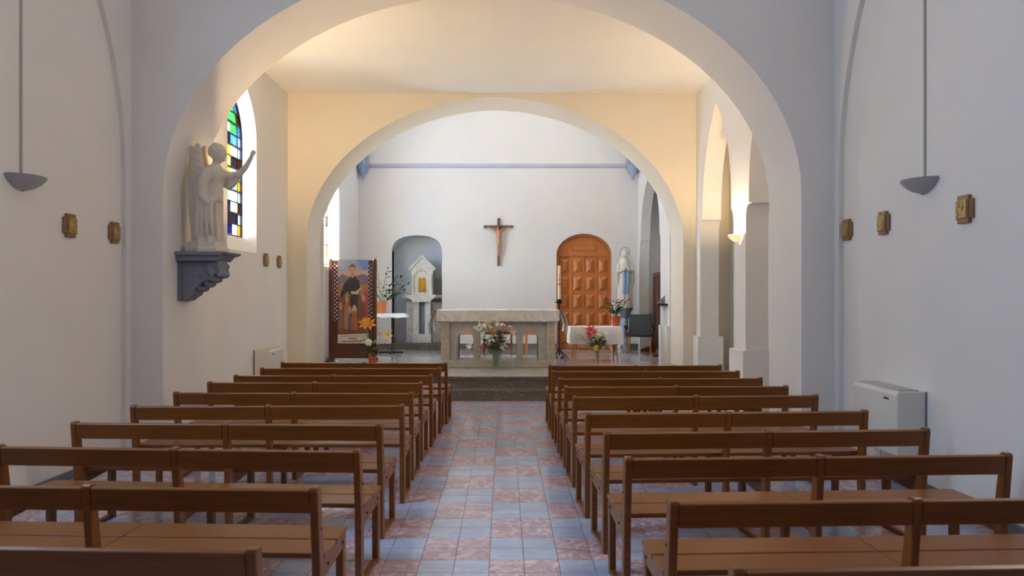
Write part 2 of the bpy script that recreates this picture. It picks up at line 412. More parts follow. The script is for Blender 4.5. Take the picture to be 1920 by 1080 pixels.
obj('niche_back', MB().box(-.7, .7, .32, .4, -.02, 2.7), 'niche_paint', nl)
obj('niche_side', MB().box(-.62, -.553, -.27, .32, 0, 2.7), 'niche_paint', nl)
obj('niche_side', MB().box(.553, .62, -.27, .32, 0, 2.7), 'niche_paint', nl)
vault = [(p[0] + 1.935, p[1] - PZ) for p in ell_arc(-1.935, .552, 2.50, .343, 2.3, 24)]
vl = [(.552, 2.7), (.552, vault[-1][1])] + list(reversed(vault)) + [(-.552, 2.7)]
obj('niche_vault', MB().prism([vl], XZ, -.27, .32), 'niche_paint', nl, smooth=True)
struct('ceiling_sanctuary', MB().box(-4.0, 4.1, A2b, FAR + .3, 7.6, 7.8), 'plaster', 'high white ceiling over the sanctuary', 'ceiling')
mould = MB().prism([[(FAR, 4.33), (FAR - .05, 4.36), (FAR - .06, 4.40), (FAR - .03, 4.41), (FAR, 4.43)]], YZ, -2.97, 2.69)
struct('trim_5', mould, 'pale_blue', 'thin pale blue moulding across the back wall', 'moulding')
bb = MB().box(-3.2, -2.50, FAR - .04, FAR, PZ, .45).box(-1.37, 1.14, FAR - .04, FAR, PZ, .45).box(2.38, 2.95, FAR - .04, FAR, PZ, .45)
struct('baseboard_back', bb, 'marble_dark', 'dark marble baseboard along the back wall of the sanctuary', 'baseboard')

# colonnettes on corbels in the corners
for sx, x, lb in ((1, SL + .13, 'pale blue colonnette on a corbel in the left corner'), (-1, SR - .13, 'pale blue colonnette on a corbel in the right corner')):
    t = thing('corner_colonnette', lb, 'colonnette', (x, FAR - .13, 4.05), 0, 'corner colonnettes', 'structure')
    obj('corbel', MB().lathe([(.02, 0), (.035, .04), (.03, .08), (.05, .12), (.10, .19), (.12, .27), (.13, .29), (.13, .33), (.1, .34)], 16), 'blue_paint', t, smooth=True)
    for k, (dx, dy, r) in enumerate(((0, 0, .065), (-.085, .03, .04), (.085, .03, .04))):
        obj('shaft', MB().lathe([(r, .34), (r, 3.5)], 12, (dx, dy, 0)), 'blue_paint', t, smooth=True)

# ------------------------------------------------------------------ stained windows
SG = dict(lightblue=(196, 222, 238), blue=(128, 166, 226), amber=(238, 196, 90), yellow=(250, 232, 140),
      brown=(128, 88, 50), green=(112, 184, 126), palegreen=(172, 214, 178), white=(240, 242, 238), purple=(92, 84, 92), lime=(206, 204, 104), red=(140, 78, 58), navy=(74, 82, 120))
GL = {k: glass_pane(k + '_stained_glass', c, .75) for k, c in SG.items()}
GLT = {k: glass_pane(k + '_milky_stained_glass', c, .12) for k, c in SG.items()}
def stained(name, c, hw, z0, zs, za, x, label, rows, GS):
    t = thing(name, label, 'window', (x, c, z0), 0, None, 'structure')
    pts = lancet(0, hw, 0, zs - z0, za - z0, 14)
    inner = lancet(0, hw - .03, .03, zs - z0, za - z0 - .05, 14)
    obj('window_frame', MB().prism([pts, inner], YZ, -.03, .03), 'lead', t)
    def wid(z):
        if z <= zs - z0: return hw - .03
        lo, hi = 0, 1
        for _ in range(30):
            m_ = (lo + hi) / 2
            if (za - zs) * m_ * (1.25 - .25 * m_) < z - (zs - z0): lo = m_
            else: hi = m_
        return max((hw - .03) * (1 - lo ** 2), .0)
    zt = za - z0 - .06; n = len(rows); dz = (zt - .03) / n; bw = .11
    for r, (border, mids) in enumerate(rows):
        a, b = .03 + r * dz, .03 + (r + 1) * dz; wa, wb = wid(a), wid(b)
        def pane(u0, u1, v0, v1, colr):
            g = .006
            if u1 - u0 < .03: return
            q = [(u0 + g, a + g), (u1 - g, a + g), (max(min(v1, wb) - g, v0 + g), b - g), (v0 + g, b - g)]
            obj('pane', MB().prism([q], YZ, -.004, .004), GS[colr], t)
        ia, ib = max(wa - bw, 0), max(wb - bw, 0)
        pane(ia, wa, ib, wb, border); pane(-wa, -ia, -wb, -ib, border)
        m_ = len(mids)
        for k, colr in enumerate(mids):
            pane(-ia + 2 * ia * k / m_, -ia + 2 * ia * (k + 1) / m_, -ib + 2 * ib * k / m_, -ib + 2 * ib * (k + 1) / m_, colr)
        if r:
            th = .012 if r % 2 == 0 else .006
            obj('saddle_bar' if r % 2 == 0 else 'lead_strip', MB().box(-.02, .02, -wa, wa, a - th, a + th), 'lead', t)
        obj('lead_strip', MB().prism([[(ia - .006, a), (ia + .006, a), (ib + .006, b), (ib - .006, b)]], YZ, -.01, .01), 'lead', t)
        obj('lead_strip', MB().prism([[(-ia - .006, a), (-ia + .006, a), (-ib + .006, b), (-ib - .006, b)]], YZ, -.01, .01), 'lead', t)
    return t
rows1 = [('amber', ['yellow', 'white', 'navy', 'white']), ('lightblue', ['purple', 'purple', 'purple']), ('brown', ['white', 'purple', 'white']),
         ('lightblue', ['lime', 'palegreen', 'white']), ('amber', ['yellow', 'white', 'palegreen']), ('lightblue', ['white', 'lime', 'white']), ('red', ['purple', 'yellow', 'purple']),
         ('lightblue', ['yellow', 'lime', 'white']), ('lightblue', ['white', 'purple', 'blue']), ('blue', ['green', 'palegreen', 'green']), ('brown', ['green', 'green']), ('blue', ['palegreen', 'green']), ('blue', ['green'])]
stained('window_1', 10.22, .53, 2.34, 3.72, 4.46, XL - .2, 'tall pointed stained glass window behind the angel statue', rows1, GL)
rows2 = [('yellow', ['white', 'lime', 'white']), ('amber', ['white', 'palegreen', 'white']), ('lightblue', ['white', 'white']), ('lightblue', ['lightblue', 'white']), ('brown', ['white', 'lightblue']), ('lightblue', ['white', 'lightblue']),
         ('yellow', ['lightblue', 'white']), ('lightblue', ['blue', 'lightblue']), ('navy', ['blue', 'blue']), ('blue', ['lightblue'])]
stained('window_2', 13.98, .57, 2.10, 3.35, 4.02, SL - .24, 'narrow slice of pale stained glass window above the poster screen', rows2, GLT)

# ------------------------------------------------------------------ door
d = thing('door_1', 'arched orange-brown wooden door with pointed panels right of crucifix', 'door', (1.76, FAR + .1, PZ), 0, None, 'structure')
obj('door_light_block', MB().box(-.75, .75, .2, .24, -.02, 2.75), 'wood_door', d)  # unseen board added to stop sky light leaking under the door
hw, zs, rise = .612, 2.41 - PZ, .47
o1 = arch_hole(0, hw - .002, 0, zs, rise - .002); i1_ = arch_hole(0, hw - .05, 0, zs, rise - .05)
obj('door_frame', MB().prism([o1 + list(reversed(i1_))], XZ, -.04, .1), 'wood_door', d, smooth=True)
obj('door_leaf', MB().box(-hw + .05, -.305, .03, .08, 0.01, zs - .02), 'wood_door', d)
leaf = obj('door_leaf', MB().box(-.30, hw - .05, .03, .08, 0.01, zs - .02), 'wood_door', d)
tym = [(-hw + .05, zs + .02)] + [p for p in ell_arc(0, hw - .052, zs, rise - .052, 2, 24) if p[1] > zs + .02] + [(hw - .05, zs + .02)]
ty = obj('tympanum', MB().prism([tym], XZ, .03, .08), 'wood_door', d)
obj('tympanum_panel', MB().box(-.26, .26, .005, .03, zs + .1, zs + .23), 'wood_door', ty, bevel=.012)
obj('transom', MB().box(-hw + .05, hw - .05, 0, .08, zs - .02, zs + .02), 'wood_door', d)
def pyramid(wd, hg, dp):
    a, b = wd / 2, hg / 2
    return MB().add([(-a, 0, -b), (a, 0, -b), (a, 0, b), (-a, 0, b), (-a * .25, -dp, -b * .55), (a * .25, -dp, -b * .55), (a * .25, -dp, b * .55), (-a * .25, -dp, b * .55)],
                    [(0, 1, 5, 4), (1, 2, 6, 5), (2, 3, 7, 6), (3, 0, 4, 7), (4, 5, 6, 7), (3, 2, 1, 0)])
pm = pyramid(.19, .31, .045).mesh('door_panel', 'wood_door')
for r in range(5):
    for c in range(4):
        link('door_panel', pm, d, (-.425 + c * .283, .03, zs - .24 - r * .395))
for c in range(1, 4):
    obj('stile', MB().box(-.567 + c * .283 - .025, -.567 + c * .283 + .025, .012, .032, .02, zs - .03), 'wood_door', d)

# ------------------------------------------------------------------ benches
BL = 2.0
def bench_parts():
    parts = []
    BT = .737
    sup = (-BL / 2 + .02, 0, BL / 2 - .02)
    for i, x in enumerate(sup):
        w_ = .036
        # rear post: vertical leg, leaning back above the seat (towards -y)
        prof = [(.03, 0), (.085, 0), (.085, .42), (.04, BT - .01), (.03, BT), (-.005, BT), (-.014, BT - .015), (.02, .40)]
        parts.append(('rear_post', MB().prism([prof], YZ, x - w_ / 2, x + w_ / 2).mesh('rear_post', 'wood', bevel=.004)))
        parts.append(('front_leg', MB().box(x - w_ / 2, x + w_ / 2, .40, .455, 0, .39).mesh('front_leg', 'wood', bevel=.004)))
        parts.append(('seat_rail', MB().prism([[(.07, .32), (.46, .35), (.46, .404), (.07, .404)]], YZ, x - w_ / 2 + .002, x + w_ / 2 - .002).mesh('seat_rail', 'wood')))
        parts.append(('foot_rail', MB().box(x - w_ / 2 + .004, x + w_ / 2 - .004, .06, .43, .004, .03).mesh('foot_rail', 'wood')))
    for k in (0, 1):
        x0 = -BL / 2 + .04 if k == 0 else .02; x1 = -.02 if k == 0 else BL / 2 - .04
        parts.append(('back_board', MB().prism([[(-.013, .724), (.010, .730), (.020, .632), (-.003, .627)]], YZ, x0, x1).mesh('back_board', 'wood', bevel=.003)))
        x0 = -BL / 2 if k == 0 else .002; x1 = -.002 if k == 0 else BL / 2
        parts.append(('seat_plank', MB().box(x0, x1, .088, .268, .405, .43).mesh('seat_plank', 'wood', bevel=.003)))
        parts.append(('seat_plank', MB().box(x0, x1, .282, .475, .405, .43).mesh('seat_plank', 'wood', bevel=.003)))
    for s in (-1, 1):
        x = s * (BL / 2 - .002)
        for y, z in ((.15, .365), (.40, .375), (.045, .55)):
            parts.append(('bolt', MB().tube([(x - s * .004, y, z), (x + s * .003, y, z)], .007, 8).mesh('bolt', 'black')))
    return parts
BP = bench_parts()
Lp = [((484, 1030), None), ((598, 915), None), ((676, 844), (9, 835)), ((717, 795), (154, 791)), ((758, 759), (271, 760)), ((775, 736), (347, 735)),
      ((792, 717), (411, 716)), ((811, 703), (467, 703)), ((827, 689.5), (514, 689.5)), ((839, 680), (553, 679))]
Rp = [((1372, 1066), None), ((1254, 940), None), ((1171, 858), (1892, 850)), ((1132, 810), (1731, 803)), ((1098, 774), (1615, 769)), ((1074, 743), (1517, 740)),
      ((1057.5, 724), (1457, 723)), ((1046, 709), (1405, 708)), ((1034, 695), (1360, 695)), ((1028, 684.5), (1326, 684))]
ORD = ['nearest the altar', 'second from the altar', 'third from the altar', 'fourth from the altar', 'fifth from the altar', 'fifth from the bottom edge',
       'fourth from the bottom edge', 'third from the bottom edge', 'second from the bottom edge', 'nearest the camera at the bottom edge']
def bench(pa, pw, sgn, k):
    D = F * (H - .735) / (pa[1] - VY); a = Vector(((pa[0] - VX) * D / F, D))
    if pw:
        Dw = F * (H - .735) / (pw[1] - VY); b = Vector(((pw[0] - VX) * Dw / F, Dw))
        u = (b - a).normalized()
    else:
        ang = R(2.5); u = Vector((sgn * math.cos(ang), math.sin(ang)))
    c = a + u * BL / 2
    rz = math.atan2(u.y * sgn, u.x * sgn)
    side = 'left' if sgn < 0 else 'right'
    t = thing('bench', 'brown wooden bench %s of the aisle, %s' % (side, ORD[9 - k]), 'bench', (c.x, c.y, 0), rz, 'benches in rows along the aisle')
    for n, me in BP: link(n, me, t)
for k in range(10):
    bench(Lp[k][0], Lp[k][1], -1, k)
    bench(Rp[k][0], Rp[k][1], 1, k)

# ------------------------------------------------------------------ altar
AX, AY = -.108, 12.45
al = thing('altar', 'grey stone altar with four open arches and tan ornament', 'altar', (AX, AY, PZ))
hw = .955
def altar_front():
    loop = [(-hw + .135, .12)]
    for c in (-.545, -.182, .182, .545):
        r = .128
        loop += [(c - r, .12)] + [(c + r * math.cos(t), .47 + r * math.sin(t)) for t in [PI - PI * k / 12 for k in range(13)]] + [(c + r, .12)]
    loop += [(hw - .135, .12), (hw - .135, .72), (-hw + .135, .72)]
    return loop
obj('base_slab', MB().box(-hw, hw, -.02, .72, 0, .12), 'marble_grey', al, bevel=.008)
obj('arcade_panel', MB().prism([altar_front()], XZ, .06, .2), 'marble_grey', al)
obj('arcade_panel', MB().prism([altar_front()], XZ, .5, .62), 'marble_grey', al)
for s in (-1, 1):
    p = obj('end_pier', MB().box(min(s * hw, s * (hw - .14)), max(s * hw, s * (hw - .14)), 0, .7, .12, .76), 'marble_grey', al, bevel=.006)
    for q in range(6):
        z = .17 + q * .095; x = s * (hw - .07)
        obj('leaf_ornament', MB().prism([[(x, z), (x + .045, z + .05), (x + .04, z + .085), (x, z + .05), (x - .04, z + .085), (x - .045, z + .05)]], XZ, -.006, .004), 'ornament', p)
    obj('inner_pilaster', MB().box(min(s * (hw - .21), s * (hw - .255)), max(s * (hw - .21), s * (hw - .255)), .035, .07, .12, .45), 'marble_grey', al)
    mc = s * .362
for mc in (-.3635, 0, .3635):
    obj('column_base', MB().box(mc - .06, mc + .06, .045, .21, .12, .16), 'marble_grey', al)
obj('lintel', MB().box(-hw + .135, hw - .135, .04, .66, .72, .76), 'marble_grey', al)
obj('table_slab', MB().box(-1.0, 1.0, -.04, .76, .76, .95), 'marble_vein', al, bevel=.01)
# altar cloth
def altar_cloth():
    mb = MB(); x1 = 1.115
    mb.box(-1.02, 1.02, -.055, .78, .951, .957)
    nx = 40; rows = []
    for z in (.955, .90, .84, .775):
        rows.append([(-1.02 + 2.04 * i / nx, -.056 - .006 * (.955 - z) / .18 * (1 + math.sin(i * 1.7)), z + (.008 * math.sin(i * 2.1) if z < .8 else 0)) for i in range(nx + 1)])
    rows_b = [[(p[0], p[1] + .003, p[2]) for p in r] for r in rows]
    mb.loft(rows, closed=False); mb.loft(rows_b, closed=False)
    return mb
cl = tag(obj('altar_cloth', altar_cloth(), 'lace', None, (AX, AY, PZ)), 'white lace-edged linen cloth hanging over the altar ends', 'cloth')
for s in (-1, 1):
    mb = MB(); ny = 20; rows = []
    for q, (out, dz) in enumerate(((0, 0), (.04, .006), (.09, .07), (.14, .19), (.13, .31))):
        r = []
        for i in range(ny + 1):
            y = -.06 + .85 * i / ny
            drop = dz * (1 + .25 * math.cos(2 * PI * i / ny)) if q > 1 else dz
            r.append((s * (1.015 + out + .012 * math.sin(i * 1.9) * q / 4), y + (0.02 * q * (i / ny - .5)), .957 - drop))
        rows.append(r)
    mb.loft(rows, closed=False); mb.loft([[(p[0] - s * .004, p[1], p[2] - .002) for p in r] for r in rows], closed=False)
    obj('side_drape', mb, 'cloth', cl, smooth=True)

# ------------------------------------------------------------------ chairs behind the altar
def wood_chair(label, x, y, m, wd, rz=0, back=.86, cushion='cloth'):
    t = thing('wooden_chair', label, 'chair', (x, y, PZ), rz, 'chairs behind the altar')
    for sx in (-1, 1):
        obj('leg', MB().bar((sx * (wd / 2 - .03), -.2, 0), (sx * (wd / 2 - .03), -.18, .45), .04, .04), m, t)
        obj('leg', MB().bar((sx * (wd / 2 - .03), .22, 0), (sx * (wd / 2 - .03), .24, back), .04, .04), m, t)
    obj('seat_frame', MB().box(-wd / 2, wd / 2, -.22, .26, .40, .45), m, t, bevel=.006)
    obj('seat', MB().box(-wd / 2 + .02, wd / 2 - .02, -.22, .22, .45, .49), cushion, t, bevel=.015)
    obj('backrest', MB().box(-wd / 2 + .05, wd / 2 - .05, .225, .255, .60, back), cushion, t, bevel=.01)
    return t
wood_chair('honey-coloured wooden chair seen through the left altar arch', -.86, 15.4, 'wood_light', .56, PI)
wood_chair('honey-coloured wooden chair seen through the right altar arch', .70, 15.4, 'wood_light', .56, PI)
wood_chair('red-brown wooden chair behind the middle of the altar', -.14, 15.5, 'wood_red', .62, PI, .92)

# ------------------------------------------------------------------ flowers
def petal_rose(mb, c, r):
    mb.ell(c, (r * .55, r * .55, r * .6), 8, 5)
    for ring, (n, rr, tilt) in enumerate(((5, .55, .35), (6, .8, .1))):
        for k in range(n):
            a = 2 * PI * k / n + ring * .5
            p = Vector((math.cos(a), math.sin(a), 0)); q = Vector((-p.y, p.x, 0)); c_ = Vector(c)
            b0 = c_ + Vector((0, 0, -r * .6)); w_ = r * .5
            pts = [b0, c_ + p * r * rr + q * w_ + Vector((0, 0, -r * .1)), c_ + p * r * (rr + .2) + Vector((0, 0, r * tilt)), c_ + p * r * rr - q * w_ + Vector((0, 0, -r * .1))]
            mb.add(pts, [(0, 1, 2, 3)])
def lily(mb, c, r, d):
    d = Vector(d).normalized(); u = d.cross(Vector((.3, .2, 1))).normalized(); v = d.cross(u); c = Vector(c)
    for k in range(6):
        a = 2 * PI * k / 6; p = u * math.cos(a) + v * math.sin(a); q = d.cross(p)
        m1 = c + d * r * .55 + p * r * .45; tip = c + d * r * .62 + p * r * 1.15
        mb.add([c, m1 + q * r * .25, tip, m1 - q * r * .25, m1 - d * r * .06], [(0, 1, 4), (1, 2, 4), (2, 3, 4), (3, 0, 4)])
    mb.tube([c, c + d * r * .7], r * .05, 5)
def spray(mb, c, r, n):
    for k in range(n):
        p = Vector((random.gauss(0, 1), random.gauss(0, 1), random.gauss(0, 1))).normalized() * r * random.uniform(.3, 1) + Vector(c)
        mb.ell(p, (r * .17,) * 3, 6, 4); mb.tube([Vector(c), p], r * .02, 3)
def leaf_mesh(l, w_, m, fold=.25):
    mb = MB(); v = []
    for t, k in ((0, .05), (.3, .8), (.6, 1), (.85, .55), (1, 0.03)):
        z = -.25 * l * t * t
        v += [(-w_ / 2 * k, l * t, z + w_ * fold * k), (0, l * t, z), (w_ / 2 * k, l * t, z + w_ * fold * k)]
    f = []
    for i in range(4):
        for j in range(2): a = i * 3 + j; f.append((a, a + 1, a + 4, a + 3))
    mb.add(v, f); return mb.mesh('leaf', m, True)
LF = leaf_mesh(.10, .032, 'leaf'); LF2 = leaf_mesh(.075, .022, 'leaf'); LFD = leaf_mesh(.085, .032, 'leaf2'); LFL = leaf_mesh(.28, .03, 'leaf')
def put_leaf(me, parent, p, az, el, s=1.0):
    o = link('leaf', me, parent, p); o.rotation_euler = (el, 0, az - PI / 2); o.scale = (s, s, s); return o
def vase(label, x, y, z, h, r0, r1):
    mb = MB().lathe([(r0 * .9, 0), (r0, .01), (r0 * .85, h * .35), (r1, h), (r1 - .006, h), (r0 * .8, h * .35), (r0 * .8, .02), (.001, .018)], 20)
    t = tag(obj('glass_vase', mb, 'glass', None, (x, y, z), smooth=True), label, 'vase'); return t
def bouquet(label, x, y, z, heads, nleaf, spread, zc, rim, leaves=LF2):
    t = thing('flower_bouquet', label, 'flowers', (x, y, z))
    for kind, m, c, r in heads:
        mb = MB(); r *= 1.2
        if kind == 'rose': petal_rose(mb, c, r)
        elif kind == 'lily': lily(mb, c, r, (random.uniform(-.4, .4), -1, .35))
        elif kind == 'ball': mb.ell(c, (r, r, r), 10, 7); petal_rose(mb, c, r * 1.05)
        else: spray(mb, c, r, 26)
        obj({'spray': 'blossom_spray'}.get(kind, 'flower_head'), mb, m, t)
        q = Vector(c); s = Vector((q.x * .1, q.y * .1, .03)); mid = Vector((max(-rim, min(rim, q.x * .25)), max(-rim, min(rim, q.y * .25)), zc * .55))
        obj('stem', MB().tube([s, mid, q - Vector((0, 0, r * .4))], .004, 5), 'stem', t)
    for k in range(nleaf):
        a = random.uniform(0, 2 * PI); rr = random.uniform(.0, spread)
        put_leaf(leaves, t, (rr * math.cos(a), rr * math.sin(a) * .7, zc + random.uniform(-.10, .13)), a + random.uniform(-.6, .6), random.uniform(-.3, .9), random.uniform(.8, 1.4))
    return t
# bouquet in front of the altar
bx, by = (930 - VX) * 12.2 / F, 12.18
vase('green-tinted glass vase on the step in front of the altar', bx, by, PZ, .29, .052, .068)
def bp(px, py, D=12.18, x0=bx, y0=by): q = P(px, py, D); return (q.x - x0 + 0, random.uniform(-.05, .03), q.z - PZ)
heads = [('rose', 'pink', bp(903, 651), .055), ('rose', 'pink', bp(919, 648), .055), ('rose', 'pink', bp(932, 651), .052), ('rose', 'pink', bp(934, 639), .05), ('rose', 'palepink', bp(930, 633), .045),
         ('rose', 'palepink', bp(942, 612), .065), ('rose', 'palepink', bp(956, 615), .05), ('rose', 'orange', bp(926, 623), .045), ('rose', 'rust', bp(947, 624), .05), ('rose', 'palepink', bp(921, 616), .04),
         ('spray', 'white', bp(902, 612), .075), ('spray', 'white', bp(893, 618), .045), ('spray', 'white', bp(906, 628), .06), ('spray', 'cream', bp(914, 606), .06), ('spray', 'white', bp(944, 651), .06), ('spray', 'cream', bp(962, 626), .05), ('spray', 'white', bp(932, 610), .05), ('lily', 'white', bp(880, 652), .05), ('ball', 'leaf', bp(936, 625), .04)]
bouquet('mixed pink, orange and white bouquet in front of the altar', bx, by, PZ + .012, heads, 120, .16, .40, .045, LF)
# flowers before the small table
cx, cy = (1119 - VX) * 13.2 / F, 13.15
vase('slim green glass vase in front of the small right table', cx, cy, PZ, .26, .035, .06)
def bp2(px, py): q = P(px, py, 13.15); return (q.x - cx, random.uniform(-.05, .03), q.z - PZ)
heads = [('lily', 'coral', bp2(1106, 622), .085), ('lily', 'coral', bp2(1104, 631), .07), ('lily', 'coral', bp2(1114, 625), .06), ('spray', 'white', bp2(1090, 627), .085), ('spray', 'white', bp2(1129, 628), .10), ('spray', 'cream', bp2(1120, 634), .06),
         ('ball', 'yellow', bp2(1118, 654), .042), ('spray', 'cream', bp2(1131, 652), .05), ('rose', 'deepred', bp2(1133, 641), .04), ('rose', 'rust', bp2(1121, 648), .035)]
bouquet('bouquet with coral lilies and a yellow bloom by the small table', cx, cy, PZ + .02, heads, 90, .12, .33, .03, LF)
# lilies by the poster screen
lx, ly = (699 - VX) * 13.25 / F, 13.2
pot = MB().lathe([(.05, 0), (.06, .01), (.072, .12), (.075, .20), (.066, .20), (.06, .03), (.001, .03)], 18)
tag(obj('terracotta_vase', pot, 'terracotta', None, (lx, ly, PZ), smooth=True), 'terracotta vase standing before the poster screen', 'vase')
def bp3(px, py): q = P(px, py, 13.2); return (q.x - lx, random.uniform(-.08, .02), q.z - PZ)
heads = [('lily', 'orange', bp3(686, 612), .09), ('lily', 'orange', bp3(695, 613), .10), ('lily', 'orange', bp3(690, 609), .08), ('lily', 'cream', bp3(730, 633), .09), ('lily', 'palepink', bp3(714, 632), .05), ('ball', 'white', bp3(692, 646), .055),
         ('rose', 'palepink', bp3(702, 645), .04), ('rose', 'coral', bp3(703, 659), .035), ('spray', 'white', bp3(710, 645), .04)]
t = bouquet('orange lilies with greenery at the foot of the poster screen', lx, ly, PZ + .04, heads, 80, .12, .22, .045, LF)
for k in range(9):
    put_leaf(LFL, t, (random.uniform(-.05, .05), random.uniform(-.04, .04), random.uniform(.15, .35)), random.uniform(0, 6.28), random.uniform(1.1, 1.4), 1)

# potted plants
def potted(name, label, loc, pm_, ph, pr, stems, leafme, lean, leafn, ls=1.0):
    t = thing(name, label, 'plant', loc)
    obj('pot', MB().lathe([(pr * .72, 0), (pr * .75, .005), (pr * .97, ph * .8), (pr * 1.05, ph * .8), (pr * 1.05, ph), (pr * .95, ph), (pr * .9, ph * .78), (.001, ph * .78)], 20), pm_, t, smooth=True)
    obj('soil', MB().lathe([(pr * .9, ph * .80), (.001, ph * .86)], 16), 'soil', t)
    for (dx, dy, hh, curve) in stems:
        pts = [Vector((dx * .05, dy * .05, ph * .8)) + Vector((dx * (k / 6) ** curve, dy * (k / 6) ** curve, hh * k / 6)) for k in range(7)]
        obj('stem', MB().tube(pts, [.006, .006, .005, .005, .004, .003, .002], 6), 'stem', t)
        for k in range(leafn):
            f = .25 + .75 * k / (leafn - 1); i = min(int(f * 6), 5); p = pts[i].lerp(pts[i + 1], f * 6 - i)
            base_a = math.atan2(dy, dx) + (1 if k % 2 else -1) * random.uniform(.7, 1.3)
            put_leaf(leafme, t, p, base_a, random.uniform(.2, .8), ls * random.uniform(.8, 1.15))
    return t
# plant on the small round table (left)
TX0, TY0 = (735 - VX) * 15.3 / F, 15.3
st = thing('small_table', 'small white-clothed pedestal table beside the poster screen', 'table', (TX0, TY0, PZ))
tz = H - (587 - VY) * 15.3 / F - PZ
obj('table_top', MB().cbox(0, 0, tz - .03, .50, .40, .03), 'wood_dark', st)
obj('pole', MB().tube([(.0, 0, .03), (.0, 0, tz - .045)], .016, 10), 'wood_dark', st)
obj('foot', MB().bar((-.25, 0, .035), (.22, 0, .035), .035, .03), 'iron', st)
obj('foot', MB().bar((0, -.2, .035), (0, .2, .035), .035, .03), 'iron', st)
for a, b in ((-.24, 0), (.21, 0), (0, -.19), (0, .19)): obj('caster', MB().ell((a, b, .018), (.018, .018, .018), 8, 6), 'black', st)
mbc = MB(); rr = []
def rect_ring(hx, hy, z, n=8, wv=0.0):
    pts = []
    for a, b in (((-hx, -hy), (hx, -hy)), ((hx, -hy), (hx, hy)), ((hx, hy), (-hx, hy)), ((-hx, hy), (-hx, -hy))):
        for k in range(n):
            q = k / n; pts.append((a[0] + (b[0] - a[0]) * q, a[1] + (b[1] - a[1]) * q, z + wv * math.sin(len(pts) * 1.9)))
    return pts
mbc.loft([rect_ring(.335, .26, tz - .085, 8, .008), rect_ring(.285, .215, tz - .02), rect_ring(.262, .212, tz - .012), rect_ring(.25, .2, tz - .008)])
tag(obj('table_cloth', mbc, 'cloth', None, (TX0, TY0, PZ), smooth=True), 'white cloth on the small pedestal table by the niche', 'cloth')
random.seed(11)
potted('potted_plant', 'leafy plant in an orange pot half hidden by the poster screen', (TX0 - .22, TY0, PZ + tz - .008), 'terracotta2', .24, .12,
       [(.30, -.05, .55, 1.5), (.50, .05, .38, 1.3), (.14, -.08, .72, 1.6), (-.12, .06, .95, 1.2), (.40, -.12, .52, 1.2), (-.2, -.05, .45, 1.4), (.45, -.02, .25, 1.1)], LFD, 0, 9, 1.7)
# small altar table right
RX, RY = 1.645, 13.45
tt = thing('side_table', 'low wooden table under a white cloth right of the altar', 'table', (RX, RY, PZ))
tz2 = H - (613 - VY) * 13.4 / F - PZ
obj('table_top', MB().cbox(0, .22, tz2 - .02, .86, .5, .03), 'wood_light', tt)
for sx in (-1, 1):
    for yy, spl in ((.0, -.03), (.44, .03)):
        obj('leg', MB().tube([(sx * .39, yy + spl, 0), (sx * .34, yy, tz2 - .035)], [.014, .02], 10), 'wood_light', tt, smooth=True)
mbc = MB(); hx, hy = .455, .275; n = 12
rings = []
for q, (e, z) in enumerate(((0.02, tz2 - .31), (.018, tz2 - .15), (.008, tz2 - .01), (0, tz2), )):
    ring = rect_ring(hx + e, hy + e, z, n, .006 if q == 0 else 0)
    rings.append([(p[0] + (.012 * math.sin(i * 1.3) if q < 2 else 0), p[1] + .22 + (.012 * math.cos(i * 1.7) if q < 2 else 0), p[2]) for i, p in enumerate(ring)])
m2 = MB(); m2.loft(rings, caps=False); top = len(m2.v)
m2.add(rings[-1], [tuple(range(len(rings[-1])))])
o = tag(obj('table_cloth', m2, 'cloth', None, (RX, RY, PZ), smooth=True), 'white cloth hanging over the low table right of the altar', 'cloth')
random.seed(5)
potted('potted_plant', 'arching green plant in a red-brown pot on the right table', (RX + .475 - .06, RY + .33, PZ + tz2 + .002), 'terracotta', .18, .085,
       [(-.19, -.04, .30, 1.7), (.19, -.03, .32, 1.7), (-.12, .05, .33, 1.5), (.10, .05, .32, 1.5), (-.02, -.08, .30, 1.2), (.05, -.1, .28, 1.4), (-.2, .04, .2, 1.4)], LFD, 0, 10, 1.35)
# white urn on the floor
tag(obj('white_urn', MB().lathe([(.055, 0), (.06, .02), (.03, .05), (.055, .09), (.065, .13), (.045, .17), (.03, .19), (.042, .215), (.03, .21), (.001, .2)], 18), 'mary', None, (2.44, 15.75, PZ), smooth=True), 'small white urn on the floor by the statue pedestal', 'urn')

